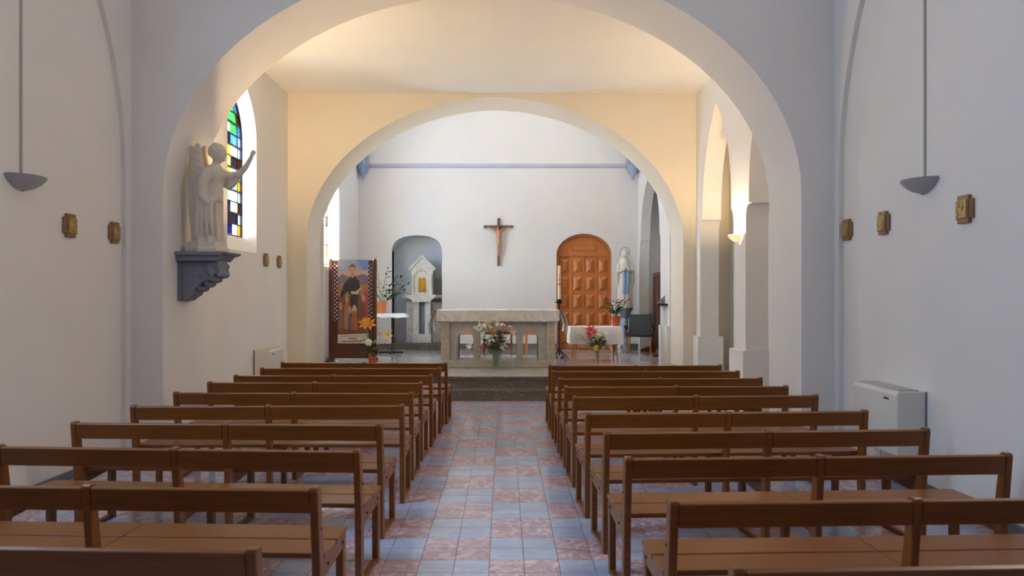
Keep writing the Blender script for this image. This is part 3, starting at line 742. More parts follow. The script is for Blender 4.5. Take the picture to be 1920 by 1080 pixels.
# ------------------------------------------------------------------ paschal candle
cs = thing('candle_stand', 'black wrought iron floor candlestick beside the altar', 'candlestick', ((1048.5 - VX) * 13.7 / F, 13.7, PZ))
zc = H - (567 - VY) * 13.7 / F - PZ
obj('shaft', MB().tube([(0, 0, .1), (0, 0, zc)], .014, 10), 'iron', cs, smooth=True)
obj('knop', MB().ell((0, 0, zc * .55), (.026, .026, .03)), 'iron', cs, smooth=True)
obj('drip_pan', MB().lathe([(.02, zc - .03), (.075, zc), (.08, zc + .012), (.07, zc + .008), (.001, zc)], 18), 'iron', cs, smooth=True)
obj('socket', MB().lathe([(.034, zc), (.036, zc + .06), (.03, zc + .06), (.03, zc + .01), (.001, zc + .01)], 14), 'iron', cs, smooth=True)
for k in range(4):
    a = R(30) + k * PI / 2; u = Vector((math.cos(a), math.sin(a), 0))
    pts = [Vector((0, 0, .24)) + u * .012, u * .05 + Vector((0, 0, .16)), u * .13 + Vector((0, 0, .10)), u * .19 + Vector((0, 0, .05)), u * .2 + Vector((0, 0, .007))]
    obj('leg', MB().tube(pts, .009, 6), 'iron', cs, smooth=True)
    sc = [u * (.08 + .045 * (1 - q / 14) * math.cos(q * .75)) + Vector((0, 0, .055 + .045 * (1 - q / 14) * math.sin(q * .75))) for q in range(13)]
    obj('scroll', MB().tube(sc, .006, 6), 'iron', cs, smooth=True)
pc = thing('paschal_candle', 'tall cream candle with red band on the iron candlestick', 'candle', ((1048.5 - VX) * 13.7 / F, 13.7, PZ + zc + .011))
ct = H + (VY - 498) * 13.7 / F - PZ - zc - .011
obj('wax', MB().lathe([(.028, 0), (.028, ct - .005), (.022, ct), (.001, ct - .006)], 16), 'wax', pc, smooth=True)
obj('wick', MB().tube([(0, 0, ct - .01), (.002, 0, ct + .02)], .002, 5), 'black', pc)
obj('red_band', MB().lathe([(.0285, ct * .47), (.0290, ct * .475), (.0290, ct * .495), (.0285, ct * .50)], 16), 'waxred', pc, smooth=True)
obj('cross_mark', MB().box(-.004, .004, -.031, -.027, ct * .38, ct * .78).box(-.014, .014, -.031, -.027, ct * .6, ct * .62), 'waxred', pc)

# ------------------------------------------------------------------ tabernacle
tb = thing('tabernacle_shrine', 'white marble tabernacle shrine with gold door in the niche', 'tabernacle', (-1.82, FAR - .02, PZ))
obj('plinth', MB().box(-.64, .40, -.1, .56, 0, .15), 'marble_dark', tb, bevel=.006)
obj('side_panel', MB().box(-.36, -.2, .12, .5, .15, 1.05), 'marble_vein', tb)
obj('side_panel', MB().box(.20, .42, .18, .5, .15, 1.05), 'marble_vein', tb)
obj('pedestal_core', MB().box(-.2, .2, .10, .5, .15, 1.05), 'bracket', tb)
obj('pedestal_foot', MB().box(-.215, .195, -.02, .3, .15, .34), 'marble_white', tb, bevel=.006)
for x in (-.20, .06): obj('pilaster', MB().box(x, x + .125, .0, .14, .34, 1.05), 'marble_white', tb, bevel=.004)
obj('cornice', MB().prism([[(-.215, 1.05), (.20, 1.05), (.20, 1.09), (.30, 1.17), (.30, 1.21), (-.36, 1.21), (-.36, 1.17), (-.215, 1.09)]], XZ, -.06, .3), 'marble_white', tb)
obj('shelf', MB().box(-.44, .42, .1, .52, 1.13, 1.205), 'marble_vein', tb)
hs = thing('x', 'x', 'x'); bpy.data.objects.remove(hs)
gx = -.005
house = [(gx - .235, 1.21), (gx + .235, 1.21), (gx + .235, 1.74), (gx + .27, 1.74), (gx + .27, 1.79), (gx, 2.06), (gx - .27, 1.79), (gx - .27, 1.74), (gx - .235, 1.74)]
obj('gabled_house', MB().prism([house], XZ, .06, .45), 'marble_white', tb)
arc = [(gx + .17 * math.cos(t), 1.66 + .17 * math.sin(t)) for t in [PI * k / 14 for k in range(15)]]
arci = [(gx + .14 * math.cos(t), 1.66 + .14 * math.sin(t)) for t in [PI - PI * k / 14 for k in range(15)]]
obj('arch_moulding', MB().prism([arc + arci], XZ, .03, .06), 'marble_white', tb)
for s in (-1, 1):
    obj('colonnette', MB().lathe([(.024, 0), (.024, .03), (.017, .04), (.017, .36), (.028, .39), (.032, .44), (.03, .45)], 12, (gx + s * .2, .03, 1.21)), 'marble_white', tb, smooth=True)
    obj('gable_moulding', MB().bar((gx + s * .285, .045, 1.77), (gx, .045, 2.075), .05, .035, (0, 1, 0)), 'marble_white', tb)
for k in range(7):
    a = PI * (k + .5) / 7; obj('carved_leaf', MB().ell((gx + .09 * math.cos(a), .058, 1.66 + .085 * math.sin(a)), (.022, .012, .022), 8, 5), 'marble_white', tb, smooth=True)
gd = obj('tabernacle_door', MB().prism([[(gx - .085, 1.27), (gx + .085, 1.27), (gx + .085, 1.56), (gx + .05, 1.6), (gx, 1.575), (gx - .05, 1.6), (gx - .085, 1.56)]], XZ, .045, .065), 'gold', tb)
for k in range(6): obj('gilt_relief', MB().ell((gx + random.uniform(-.05, .05), .044, 1.33 + k * .04), (.02, .01, .02), 8, 5), 'gold', gd, smooth=True)
for s in (-1, 1):
    obj('roof_slope', MB().prism([[(gx, 2.06), (gx + s * .27, 1.79), (gx + s * .30, 1.80), (gx, 2.10)]], XZ, .08, .47), 'marble_white', tb)
cd = thing('votive_candle', 'small red votive candle on the tabernacle shelf', 'candle', (-2.12, FAR + .02, PZ + 1.21))
obj('saucer', MB().lathe([(.04, 0), (.055, .012), (.05, .014), (.001, .006)], 14), 'deepred', cd, smooth=True)
obj('candle_body', MB().lathe([(.022, .008), (.022, .07), (.001, .068)], 12), 'palepink', cd, smooth=True)

# ------------------------------------------------------------------ crucifix
cr = thing('crucifix', 'dark wooden crucifix with carved figure on the back wall', 'crucifix', (-.13, FAR, 2.17))
obj('upright', MB().box(-.028, .028, -.05, -.004, 0, 1.05), 'cross_wood', cr, bevel=.005)
obj('crossbeam', MB().box(-.325, .325, -.056, -.006, .835, .89), 'cross_wood', cr, bevel=.005)
mb = MB()
mb.ell((-.015, -.095, .80), (.032, .034, .042), 12, 8)
mb.tube([(0, -.075, .30), (.004, -.075, .42), (.01, -.10, .46), (0, -.085, .56), (0, -.08, .66), (0, -.085, .74), (-.008, -.09, .785)], [.014, .028, .036, .045, .046, .055, .02], 12)
mb.tube([(-.008, -.075, .22), (-.008, -.09, .30), (-.018, -.105, .45), (-.015, -.085, .55)], [.012, .016, .022, .03], 8)
mb.tube([(.008, -.07, .22), (.012, -.088, .30), (.02, -.105, .45), (.018, -.085, .55)], [.012, .016, .022, .03], 8)
mb.ell((0, -.085, .215), (.018, .026, .02))
for s in (-1, 1):
    mb.tube([(s * .04, -.085, .745), (s * .12, -.075, .785), (s * .20, -.068, .835), (s * .235, -.064, .85)], [.02, .016, .012, .012], 8)
    mb.tube([(s * .225, -.066, .845), (s * .25, -.062, .86)], [.013, .009], 6)
    mb.ell((s * .243, -.066, .856), (.013, .008, .011), 6, 5)
robj('carved_figure', mb, 'skin_wood', .006, cr, 1)
obj('loincloth', MB().loft([[(a * .05 * math.cos(q), -.088 + .042 * math.sin(q), z) for q in [2 * PI * k / 14 for k in range(14)]] for z, a in ((.46, .85), (.50, 1.0), (.56, .98), (.585, .92))]), 'relief', cr, smooth=True)
obj('hair', MB().ell((-.012, -.085, .815), (.037, .036, .04), 12, 8), 'wood_dark', cr, smooth=True)

# ------------------------------------------------------------------ statue of Mary
ms = thing('statue_pedestal', 'pale blue-grey stone column pedestal under the robed statue', 'pedestal', (2.6, 16.12, PZ))
zt = H - (577 - VY) * 16.12 / F - PZ
obj('pedestal_base', MB().lathe([(.13, 0), (.13, .06), (.10, .08), (.085, .12)], 8), 'blue_paint', ms)
obj('column', MB().lathe([(.075, .12), (.07, zt - .22)], 16), 'blue_paint', ms, smooth=True)
obj('capital', MB().lathe([(.072, zt - .22), (.09, zt - .2), (.085, zt - .18), (.13, zt - .08), (.17, zt - .04), (.175, zt)], 12), 'bracket', ms)
mary = thing('robed_statue', 'white robed statue with blue sash and halo beside the door', 'statue', (2.6, 16.12, PZ + zt))
def folds(z, cx, cy, rx, ry, n, amp, ph, seg=40):
    return [(cx + rx * (1 + amp * math.sin(n * a + ph)) * math.cos(a), cy + ry * (1 + amp * math.sin(n * a + ph)) * math.sin(a), z) for a in [2 * PI * k / seg for k in range(seg)]]
sc_ = 1.33 / 1.30
obj('statue_base', MB().lathe([(.17, 0), (.175, .03), (.165, .06), (.16, .12), (.001, .12)], 12), 'mary', mary)
mb = MB()
mb.loft([folds(.11, 0, 0, .165, .15, 9, .06, 0), folds(.3, 0, 0, .15, .135, 9, .06, .4), folds(.5, 0, .005, .15, .13, 8, .05, .8), folds(.66, 0, .01, .16, .12, 7, .04, 1), folds(.8, 0, .01, .155, .115, 6, .03, 1), folds(.92, 0, .015, .14, .10, 6, .02, 1), folds(1.0, 0, .015, .10, .085, 5, .01, 0), folds(1.05, 0, .01, .055, .06, 5, 0, 0)])
mb.tube([(0, .01, 1.0), (0, .0, 1.09)], [.045, .042], 10)
mb.ell((0, -.005, 1.15), (.066, .075, .092), 14, 10)
mb.ell((0, .018, 1.165), (.082, .08, .095), 14, 10)           # veil
mb.loft([folds(.55, 0, .05, .15, .09, 9, .05, 0), folds(.85, 0, .05, .155, .085, 8, .04, 0), folds(1.08, 0, .04, .09, .065, 6, .02, 0)])
mb.ell((0, -.078, 1.145), (.012, .014, .02), 6, 5)            # nose
for s in (-1, 1):
    mb.tube([(s * .13, 0, .94), (s * .165, -.06, .76), (s * .06, -.14, .82), (s * .012, -.16, .90)], [.045, .048, .04, .02], 10)
    mb.tube([(s * .165, -.055, .78), (s * .17, -.03, .60), (s * .15, .0, .42)], [.035, .045, .012], 8)
    for q in range(4): mb.tube([(s * .011, -.165 + q * .011, .885), (s * .006, -.175 + q * .012, .955 - abs(q - 1.5) * .006)], [.0085, .006], 5)
    mb.tube([(s * .014, -.15, .89), (s * .012, -.142, .925)], [.008, .006], 5)
    mb.ell((s * .06, -.11, .125), (.035, .06, .02), 8, 6)     # feet
robj('statue_body', mb, 'mary', .009, mary, 1)
sash = MB()
for x0, ph in ((-.035, 0), (.04, 1)):
    rows = [[(x0 + dx + .025 * math.sin(k * .5 + ph) * k / 9, -.125 - .03 * (k / 9) - .012 * math.cos(dx * 60), .80 - .062 * k) for dx in (-.035, -.018, 0, .018, .035)] for k in range(9)]
    sash.loft(rows, closed=False); sash.loft([[(p[0], p[1] + .012, p[2]) for p in r] for r in rows], closed=False)
obj('blue_sash', sash, 'sash', mary, smooth=True)
obj('sash_belt', MB().lathe([(.158, .785), (.162, .80), (.158, .815)], 24, (0, 0, 0)), 'sash', mary, smooth=True).scale = (1, .86, 1)
hp = [(.105 * math.cos(a), .02, 1.20 + .105 * math.sin(a)) for a in [R(-40) + R(260) * k / 24 for k in range(25)]]
obj('halo', MB().tube(hp, .007, 6), 'steel', mary, smooth=True)

# ------------------------------------------------------------------ angel on its bracket
BXc, BYc = XL + .322 + .0, 7.68          # where the bracket meets the arch jamb
jx = -.215 - 3.078                       # jamb face
bz = H - (490 - VY) * 7.6 / F
br = thing('wall_bracket', 'blue-grey carved foliage bracket holding the angel', 'bracket', (jx, 7.68, 1.48))
ztop = H + (VY - 473) * 7.6 / F - 1.48
tb_ = MB()
tb_.prism([[(0, ztop - .035), (.46, ztop - .035), (.50, ztop - .015), (.50, ztop), (0, ztop)]], XZ, -.24, .24)
tb_.prism([[(0, ztop - .09), (.40, ztop - .09), (.45, ztop - .035), (0, ztop - .035)]], XZ, -.21, .21)
obj('top_slab', tb_, 'bracket', br)
mb = MB(); random.seed(3)
mb.prism([[(0, .02), (.06, .0), (.13, .06), (.16, .13), (.22, .18), (.30, .26), (.39, .28), (.40, ztop - .085), (0, ztop - .085)]], XZ, -.13, .13)
for k in range(80):
    f = random.random(); x = .06 + .34 * f; zlow = .02 + .24 * f ** .8; z = random.uniform(zlow, ztop - .12)
    mb.ell((x + random.uniform(-.03, .01), random.choice((-1, 1)) * random.uniform(.09, .15) * (.6 + .4 * f), z), (random.uniform(.02, .045), .03, random.uniform(.02, .04)), 8, 6)
for f in (0, .2, .4, .6, .8, 1):
    mb.ell((.07 + .33 * f, 0, .03 + .23 * f), (.045, .09 + .05 * f, .035), 10, 6)
robj('carved_foliage', mb, 'bracket', .011, br, 1)
obj('back_plate', MB().box(0, .025, -.17, .17, 0, ztop - .09), 'bracket', br)
an = thing('angel_statue', 'white plaster winged angel statue raising one arm before the window', 'statue', (jx + .245, 7.66, 1.48 + ztop), R(-8))
obj('statue_plinth', MB().lathe([(.235, 0), (.235, .035), (.215, .055), (.205, .105), (.001, .105)], 8), 'statue', an).scale = (1, .82, 1)
Z0 = .10
def AF(z, cx, rx, ry, n, amp, ph, cy=0): return folds(z + Z0, cx, cy, rx, ry, n, amp, ph, 44)
mb = MB()
mb.loft([AF(-.01, .01, .165, .15, 10, .10, 0), AF(.08, .015, .155, .145, 10, .10, .3), AF(.25, .02, .135, .13, 9, .09, .7), AF(.42, .035, .125, .125, 8, .06, 1.0), AF(.52, .045, .118, .118, 8, .04, 1), AF(.60, .055, .10, .11, 7, .03, 0), AF(.68, .065, .11, .135, 6, .02, 0), AF(.745, .075, .095, .145, 5, .01, 0), AF(.785, .085, .06, .09, 5, 0, 0), AF(.80, .09, .045, .05, 4, 0, 0)])
mb.tube([(.09, 0, .79 + Z0), (.11, 0, .86 + Z0)], [.042, .04], 10)
hc = Vector((.125, 0, .915 + Z0))
mb.ell(hc, (.08, .07, .1), 14, 10)
mb.ell(hc + Vector((-.022, 0, .018)), (.082, .082, .092), 14, 10)
for k in range(26):
    a = random.uniform(1.1, 5.2); b = random.uniform(-.9, 1.3)
    mb.ell(hc + Vector((-.015 + .075 * math.cos(a) * math.cos(b), .072 * math.sin(a) * math.cos(b), .02 + .075 * math.sin(b))), (.026, .026, .022), 8, 6)
mb.ell(hc + Vector((.078, 0, -.012)), (.016, .012, .018), 6, 5); mb.ell(hc + Vector((.055, 0, -.068)), (.022, .024, .018), 8, 6)
mb.ell(hc + Vector((.066, 0, -.045)), (.01, .018, .007), 6, 5)
# raised far arm
mb.tube([(.08, .10, .73 + Z0), (.19, .12, .69 + Z0), (.31, .11, .72 + Z0)], [.06, .055, .036], 10)
mb.tube([(.28, .115, .71 + Z0), (.36, .10, .78 + Z0), (.425, .09, .87 + Z0)], [.036, .03, .021], 10)
mb.ell((.435, .09, .89 + Z0), (.022, .018, .028), 8, 6)
for q in range(4):
    mb.tube([(.432 + q * .006, .076 + q * .010, .905 + Z0), (.438 + q * .009, .074 + q * .012, .94 + Z0 - abs(q - 1) * .006), (.452 + q * .008, .074 + q * .012, .962 + Z0 - abs(q - 1) * .01)], [.0095, .0085, .007], 6)
mb.tube([(.425, .075, .885 + Z0), (.455, .06, .90 + Z0), (.47, .058, .92 + Z0)], [.01, .009, .007], 6)
mb.loft([[Vector((.06 + .22 * u + .0, .12 + .03 * math.cos(t), .68 - .10 * math.sin(PI * u) * (1 if math.sin(t) < 0 else 0) + .03 * math.sin(t) + Z0)) for t in [2 * PI * k / 10 for k in range(10)]] for u in (0, .25, .5, .75, 1)])
# near arm bent across the waist with gathered drapery
mb.tube([(.07, -.12, .72 + Z0), (.045, -.165, .58 + Z0), (.03, -.165, .47 + Z0)], [.055, .05, .046], 10)
mb.tube([(.03, -.165, .47 + Z0), (.09, -.165, .40 + Z0), (.15, -.12, .42 + Z0)], [.045, .038, .026], 10)
mb.ell((.17, -.10, .425 + Z0), (.03, .02, .022), 8, 6)
for q in range(4): mb.tube([(.18, -.105 + q * .008, .44 - q * .012 + Z0), (.215, -.09 + q * .008, .435 - q * .013 + Z0)], [.0095, .0075], 6)
mb.tube([(.165, -.115, .445 + Z0), (.195, -.105, .465 + Z0)], [.01, .008], 6)
for q, (x, dx) in enumerate(((.00, -.03), (.04, -.02), (.08, .0), (.12, .01))):
    mb.tube([(x, -.15, .46 + Z0), (x + dx * .5, -.155, .28 + Z0), (x + dx * 1.6, -.14, .06 + Z0)], [.03, .028, .014], 8)
mb.ell((.12, -.05, .0 + Z0), (.05, .03, .02), 8, 6)
robj('statue_body', mb, 'statue', .0095, an, 1)
wing = [(-.045, 1.0), (-.075, 1.015), (-.115, .97), (-.15, .87), (-.168, .74), (-.165, .55), (-.155, .35), (-.135, .15), (-.115, .0), (-.085, .02), (-.075, .25), (-.06, .45), (-.02, .6), (.02, .72), (-.01, .8), (-.03, .9)]
for s in (-1, 1):
    mb = MB(); mb.prism([[(p[0], p[1] + Z0) for p in wing]], XZ, s * .06 - .014, s * .06 + .014)
    for q in range(6):
        x0 = -.15 + q * .022; zt_ = .80 - q * .02; zb = .02 + q * .055
        mb.tube([(x0 - .005, s * .074, zt_ + Z0), (x0 - .004 + .005 * q * .3, s * .078, (zt_ + zb) / 2 + Z0), (x0 + .02, s * .072, zb + Z0)], [.013, .014, .006], 6)
    for r_ in range(3):
        for q in range(4): mb.ell((-.135 + q * .032, s * .074, .95 - r_ * .07 - q * .012 + Z0), (.018, .012, .045), 8, 6)
    robj('wing', mb, 'statue', .009, an, 1)

# ------------------------------------------------------------------ screens and poster
sx0, sx1, sy = -3.20, -2.33, 13.6
SH = 1.86
sc = thing('poster_screen', 'dark brown wooden screen with lattice strips behind the poster', 'screen', (0, sy, PZ), R(0))
cxs = (sx0 + sx1) / 2; sw = sx1 - sx0
for x in (sx0 + .035, sx1 - .035):
    p = obj('post', MB().box(x - .035, x + .035, -.025, .025, 0, SH - .02), 'wood_dark', sc, bevel=.006)
    obj('post_cap', MB().ell((x, 0, SH - .02), (.036, .026, .03), 10, 6), 'wood_dark', p, smooth=True)
    obj('foot', MB().prism([[(-.26, 0), (.26, 0), (.26, .03), (.06, .09), (.03, .16), (-.03, .16), (-.06, .09), (-.26, .03)]], YZ, x - .02, x + .02), 'wood_dark', sc)
obj('top_rail', MB().box(sx0 + .07, sx1 - .07, -.02, .02, SH - .09, SH - .02), 'wood_dark', sc)
obj('middle_rail', MB().box(sx0 + .07, sx1 - .07, -.02, .02, .66, .74), 'wood_dark', sc)
obj('lower_panel', MB().box(sx0 + .07, sx1 - .07, -.012, .012, .10, .66), 'wood_dark', sc)
obj('bottom_rail', MB().box(sx0 + .07, sx1 - .07, -.02, .02, .06, .14), 'wood_dark', sc)
lx0, lx1, lz0, lz1 = sx0 + .07, sx1 - .07, .74, SH - .09
def clip_diag(c, s):          # z = lz0 + s*(x-lx0) + c
    pts = []
    for x in (lx0, lx1):
        z = lz0 + s * (x - lx0) + c
        if lz0 - 1e-6 <= z <= lz1 + 1e-6: pts.append((x, z))
    for z in (lz0, lz1):
        x = lx0 + (z - lz0 - c) / s
        if lx0 + 1e-4 < x < lx1 - 1e-4: pts.append((x, z))
    return pts[:2] if len(pts) >= 2 else None
for s, yy in ((1, -.006), (-1, .006)):
    c = -2.0
    while c < 2.2:
        q = clip_diag(c, s)
        if q and math.hypot(q[0][0] - q[1][0], q[0][1] - q[1][1]) > .03:
            obj('lattice_slat', MB().bar((q[0][0], yy, q[0][1]), (q[1][0], yy, q[1][1]), .010, .030, (0, 1, 0)) if False else MB().bar((q[0][0], yy, q[0][1]), (q[1][0], yy, q[1][1]), .030, .010, (0, 1, 0)), 'wood_dark', sc)
        c += .074
# poster: flat print hung on the screen
px0, pxr = -3.03, -2.475
pz0, pz1 = .33, 1.85
po = thing('poster', 'painted poster of a man in black among children, hung on screen', 'poster', (0, sy - .034, PZ))
pcol = {}
def pc_(name, rgb):
    if name not in pcol: pcol[name] = mat('print_' + name, rgb, .55, .14, 14)
    M['print_' + name] = pcol[name]; return 'print_' + name
PW, PH = pxr - px0, pz1 - pz0
layer = [0]
PLEN = .0012
def shape(nm, m, pts):
    layer[0] += 1; y = -.0006 - layer[0] * .0003
    obj(nm, MB().prism([[(px0 + PW * u, pz1 - PH * v) for u, v in pts]], XZ, y - .0002, y), m, po)
def ellp(u, v, ru, rv, n=18): return [(u + ru * math.cos(2 * PI * k / n), v + rv * math.sin(2 * PI * k / n)) for k in range(n)]
obj('poster_sheet', MB().box(px0, pxr, -.0005, .004, pz0, pz1), pc_('sky', (146, 152, 176)), po)
shape('printed_sky', pc_('sky_blue', (112, 148, 204)), [(.6, 0), (1, 0), (1, .12), (.8, .1)])
shape('printed_sky', pc_('haze', (196, 170, 158)), [(0, .14), (1, .12), (1, .26), (0, .27)])
shape('printed_hills', pc_('hill', (128, 116, 140)), [(0, .21), (.15, .17), (.35, .2), (.6, .19), (.85, .17), (1, .2), (1, .36), (0, .36)])
shape('printed_field', pc_('field', (168, 128, 84)), [(0, .3), (.2, .27), (.8, .3), (1, .29), (1, .5), (0, .5)])
shape('printed_ground', pc_('ground', (128, 84, 68)), [(0, .44), (1, .42), (1, .9), (0, .9)])
shape('printed_child', pc_('rose', (172, 84, 92)), [(.85, .4), (.95, .36), (1, .42), (1, .82), (.8, .82)])
shape('printed_cassock', pc_('black', (58, 54, 56)), [(.40, .21), (.56, .2), (.70, .25), (.74, .36), (.70, .44), (.66, .46), (.66, .80), (.44, .80), (.42, .42), (.30, .38), (.12, .46), (.08, .42), (.20, .29), (.30, .25)])
shape('printed_hand', pc_('skin', (196, 144, 116)), ellp(.64, .395, .07, .025))
shape('printed_book', pc_('paper', (208, 204, 204)), [(.42, .375), (.58, .38), (.74, .335), (.78, .345), (.62, .41), (.45, .41)])
shape('printed_head', pc_('skin', (196, 144, 116)), ellp(.48, .13, .088, .072))
shape('printed_hair', pc_('hair', (92, 70, 58)), [(.385, .11), (.40, .07), (.48, .05), (.56, .07), (.575, .11), (.54, .085), (.42, .085)])
shape('printed_collar', pc_('paper', (208, 204, 204)), ellp(.49, .205, .03, .008))
for (u, v, c) in ((.47, .125, 'hair'),): 
    shape('printed_face', pc_('shade', (150, 100, 84)), ellp(.455, .118, .014, .006)); shape('printed_face', pc_('shade', (150, 100, 84)), ellp(.515, .118, .014, .006)); shape('printed_face', pc_('shade', (150, 100, 84)), ellp(.485, .165, .024, .006))
for (u, v, w_, hh, c1, c2) in ((.30, .47, .10, .36, 'tan', (176, 124, 92)), (.10, .55, .09, .28, 'mauve', (140, 104, 112)), (.84, .46, .07, .34, 'umber', (120, 84, 70)), (.40, .60, .05, .24, 'teal', (70, 110, 136)), (.55, .58, .12, .26, 'sienna', (178, 104, 70))):
    shape('printed_child', pc_(c1, c2), [(u - w_ * .5, v + .04), (u + w_ * .5, v + .04), (u + w_, v + .16), (u + w_ * .9, v + hh), (u - w_ * .9, v + hh), (u - w_, v + .16)])
    shape('printed_head', pc_('skin2', (204, 152, 120)), ellp(u, v, .06, .045))
shape('printed_scarf', pc_('scarf', (206, 200, 196)), [(.46, .66), (.47, .58), (.54, .545), (.62, .57), (.63, .65), (.6, .62), (.55, .585), (.5, .61)])
shape('printed_caption_strip', pc_('strip', (224, 218, 206)), [(0, .895), (1, .88), (1, 1), (0, 1)])
shape('printed_caption_line', pc_('ink', (120, 112, 112)), [(.05, .915), (.95, .905), (.95, .909), (.05, .919)])
shape('printed_caption_line', pc_('ink2', (96, 92, 100)), [(.36, .937), (.62, .933), (.62, .945), (.36, .949)])
shape('printed_caption_line', pc_('ink2', (96, 92, 100)), [(.14, .972), (.82, .964), (.82, .976), (.14, .984)])
# tall narrow wooden screen standing in the right recess
s2_ = thing('tall_screen', 'tall dark wooden screen standing in the recess behind the armchair', 'screen', (3.19, 14.42, PZ), R(90))
LW = 1.52
obj('panel', MB().box(.05, LW - .05, -.012, .012, .08, 1.60), 'wood_dark', s2_)
prof = [(0, .0), (.06, .0), (.06, 1.60), (LW - .06, 1.60), (LW - .06, 0), (LW, 0), (LW, 1.62), (LW - .05, 1.68), (.05, 1.68), (0, 1.62)]
obj('frame', MB().prism([prof], XZ, -.025, .025), 'wood_dark', s2_)
for q in range(1, 6): obj('batten', MB().box(q * LW / 6 - .02, q * LW / 6 + .02, .012, .022, .1, 1.60), 'wood_dark', s2_)
for x in (.12, LW - .06):
    obj('curved_foot', MB().prism([[(.30, 0), (.012, 0), (.012, .42), (.04, .26), (.10, .12), (.30, .05)]], YZ, x - .02, x + .02), 'wood_red', s2_)
# black shelf on the pier
sh = thing('wall_shelf', 'small black wedge-shaped shelf on the white sanctuary pier', 'shelf', (SR, 13.75, H - (571 - VY) * 13.9 / F))
obj('shelf_board', MB().box(-.17, 0, -.28, .28, -.012, .02), 'black', sh)
obj('shelf_bracket', MB().prism([[(-.15, .02), (0, .02), (0, .17)]], XZ, -.02, .02), 'steel', sh)

# ------------------------------------------------------------------ armchair
ac = thing('armchair', 'black leather armchair with wooden arms and tapered legs', 'armchair', (2.79, 15.42, PZ), R(-14))
obj('seat', MB().box(-.25, .25, -.26, .24, .35, .45), 'leather', ac, bevel=.03)
obj('backrest', MB().prism([[(.17, .44), (.25, .43), (.36, .78), (.34, .80), (.30, .79)]], YZ, -.24, .24), 'leather', ac, bevel=.012)
for s in (-1, 1):
    obj('leg', MB().tube([(s * .23, -.22, 0), (s * .235, -.2, .36)], [.014, .022], 10), 'wood_light', ac, smooth=True)
    obj('leg', MB().tube([(s * .22, .26, 0), (s * .22, .2, .36)], [.014, .022], 10), 'wood_light', ac, smooth=True)
    a_ = obj('arm_post', MB().tube([(s * .265, -.2, .34), (s * .27, -.22, .50), (s * .275, -.2, .56)], [.024, .02, .02], 8), 'wood_red', ac, smooth=True)
    obj('armrest', MB().loft([[(s * .275 + dx, y, z + dz) for dx, dz in ((-.025, -.012), (.025, -.012), (.028, .008), (-.028, .008))] for y, z in ((-.25, .55), (-.2, .575), (-.05, .57), (.12, .54), (.24, .49))]), 'iron', ac, smooth=True)

# ------------------------------------------------------------------ convector heaters
def heater(label, x, y0, y1, z0, z1, sgn):
    """x: wall face; sgn: direction into the room"""
    t = thing('convector_heater', label, 'heater', (x, (y0 + y1) / 2, 0), 0, 'wall heaters')
    L = (y1 - y0) / 2; dd = .23 * sgn
    prof = [(0, z0), (dd * .96, z0), (dd, z0 + .02), (dd, z1 - .03), (dd * .95, z1), (0, z1)]
    obj('casing', MB().prism([prof], XZ, -L, L), 'heater', t, bevel=.006)
    g = obj('top_grille', MB().box(min(dd * .15, dd * .85), max(dd * .15, dd * .85), -L + .05, L - .03, z1, z1 + .006), 'heater_top', t)
    for k in range(14):
        y = -L + .07 + k * (2 * L - .12) / 13
        obj('grille_slat', MB().box(min(dd * .2, dd * .8), max(dd * .2, dd * .8), y - .008, y + .008, z1 + .006, z1 + .012), 'heater', g)
    obj('maker_mark', MB().box(min(dd, dd * 1.006), max(dd, dd * 1.006), -L + .12, -L + .20, z1 - .075, z1 - .06), 'black', t)
    for yy in (.04, .12): obj('pipe', MB().tube([(dd * .5, yy, 0), (dd * .5, yy, z0)], .011, 8), 'heater', t)
    obj('side_seam', MB().box(min(0, dd * .06), max(0, dd * .06), -L - .004, -L, z0, z1), 'skirting', t)
heater('white wall convector heater on the right nave wall', XR + RC, 5.70, 6.42, .30, .80, -1)
heater('white wall convector heater beyond the arch at left', XL + .004, 10.7, 11.36, .30, .745, 1)

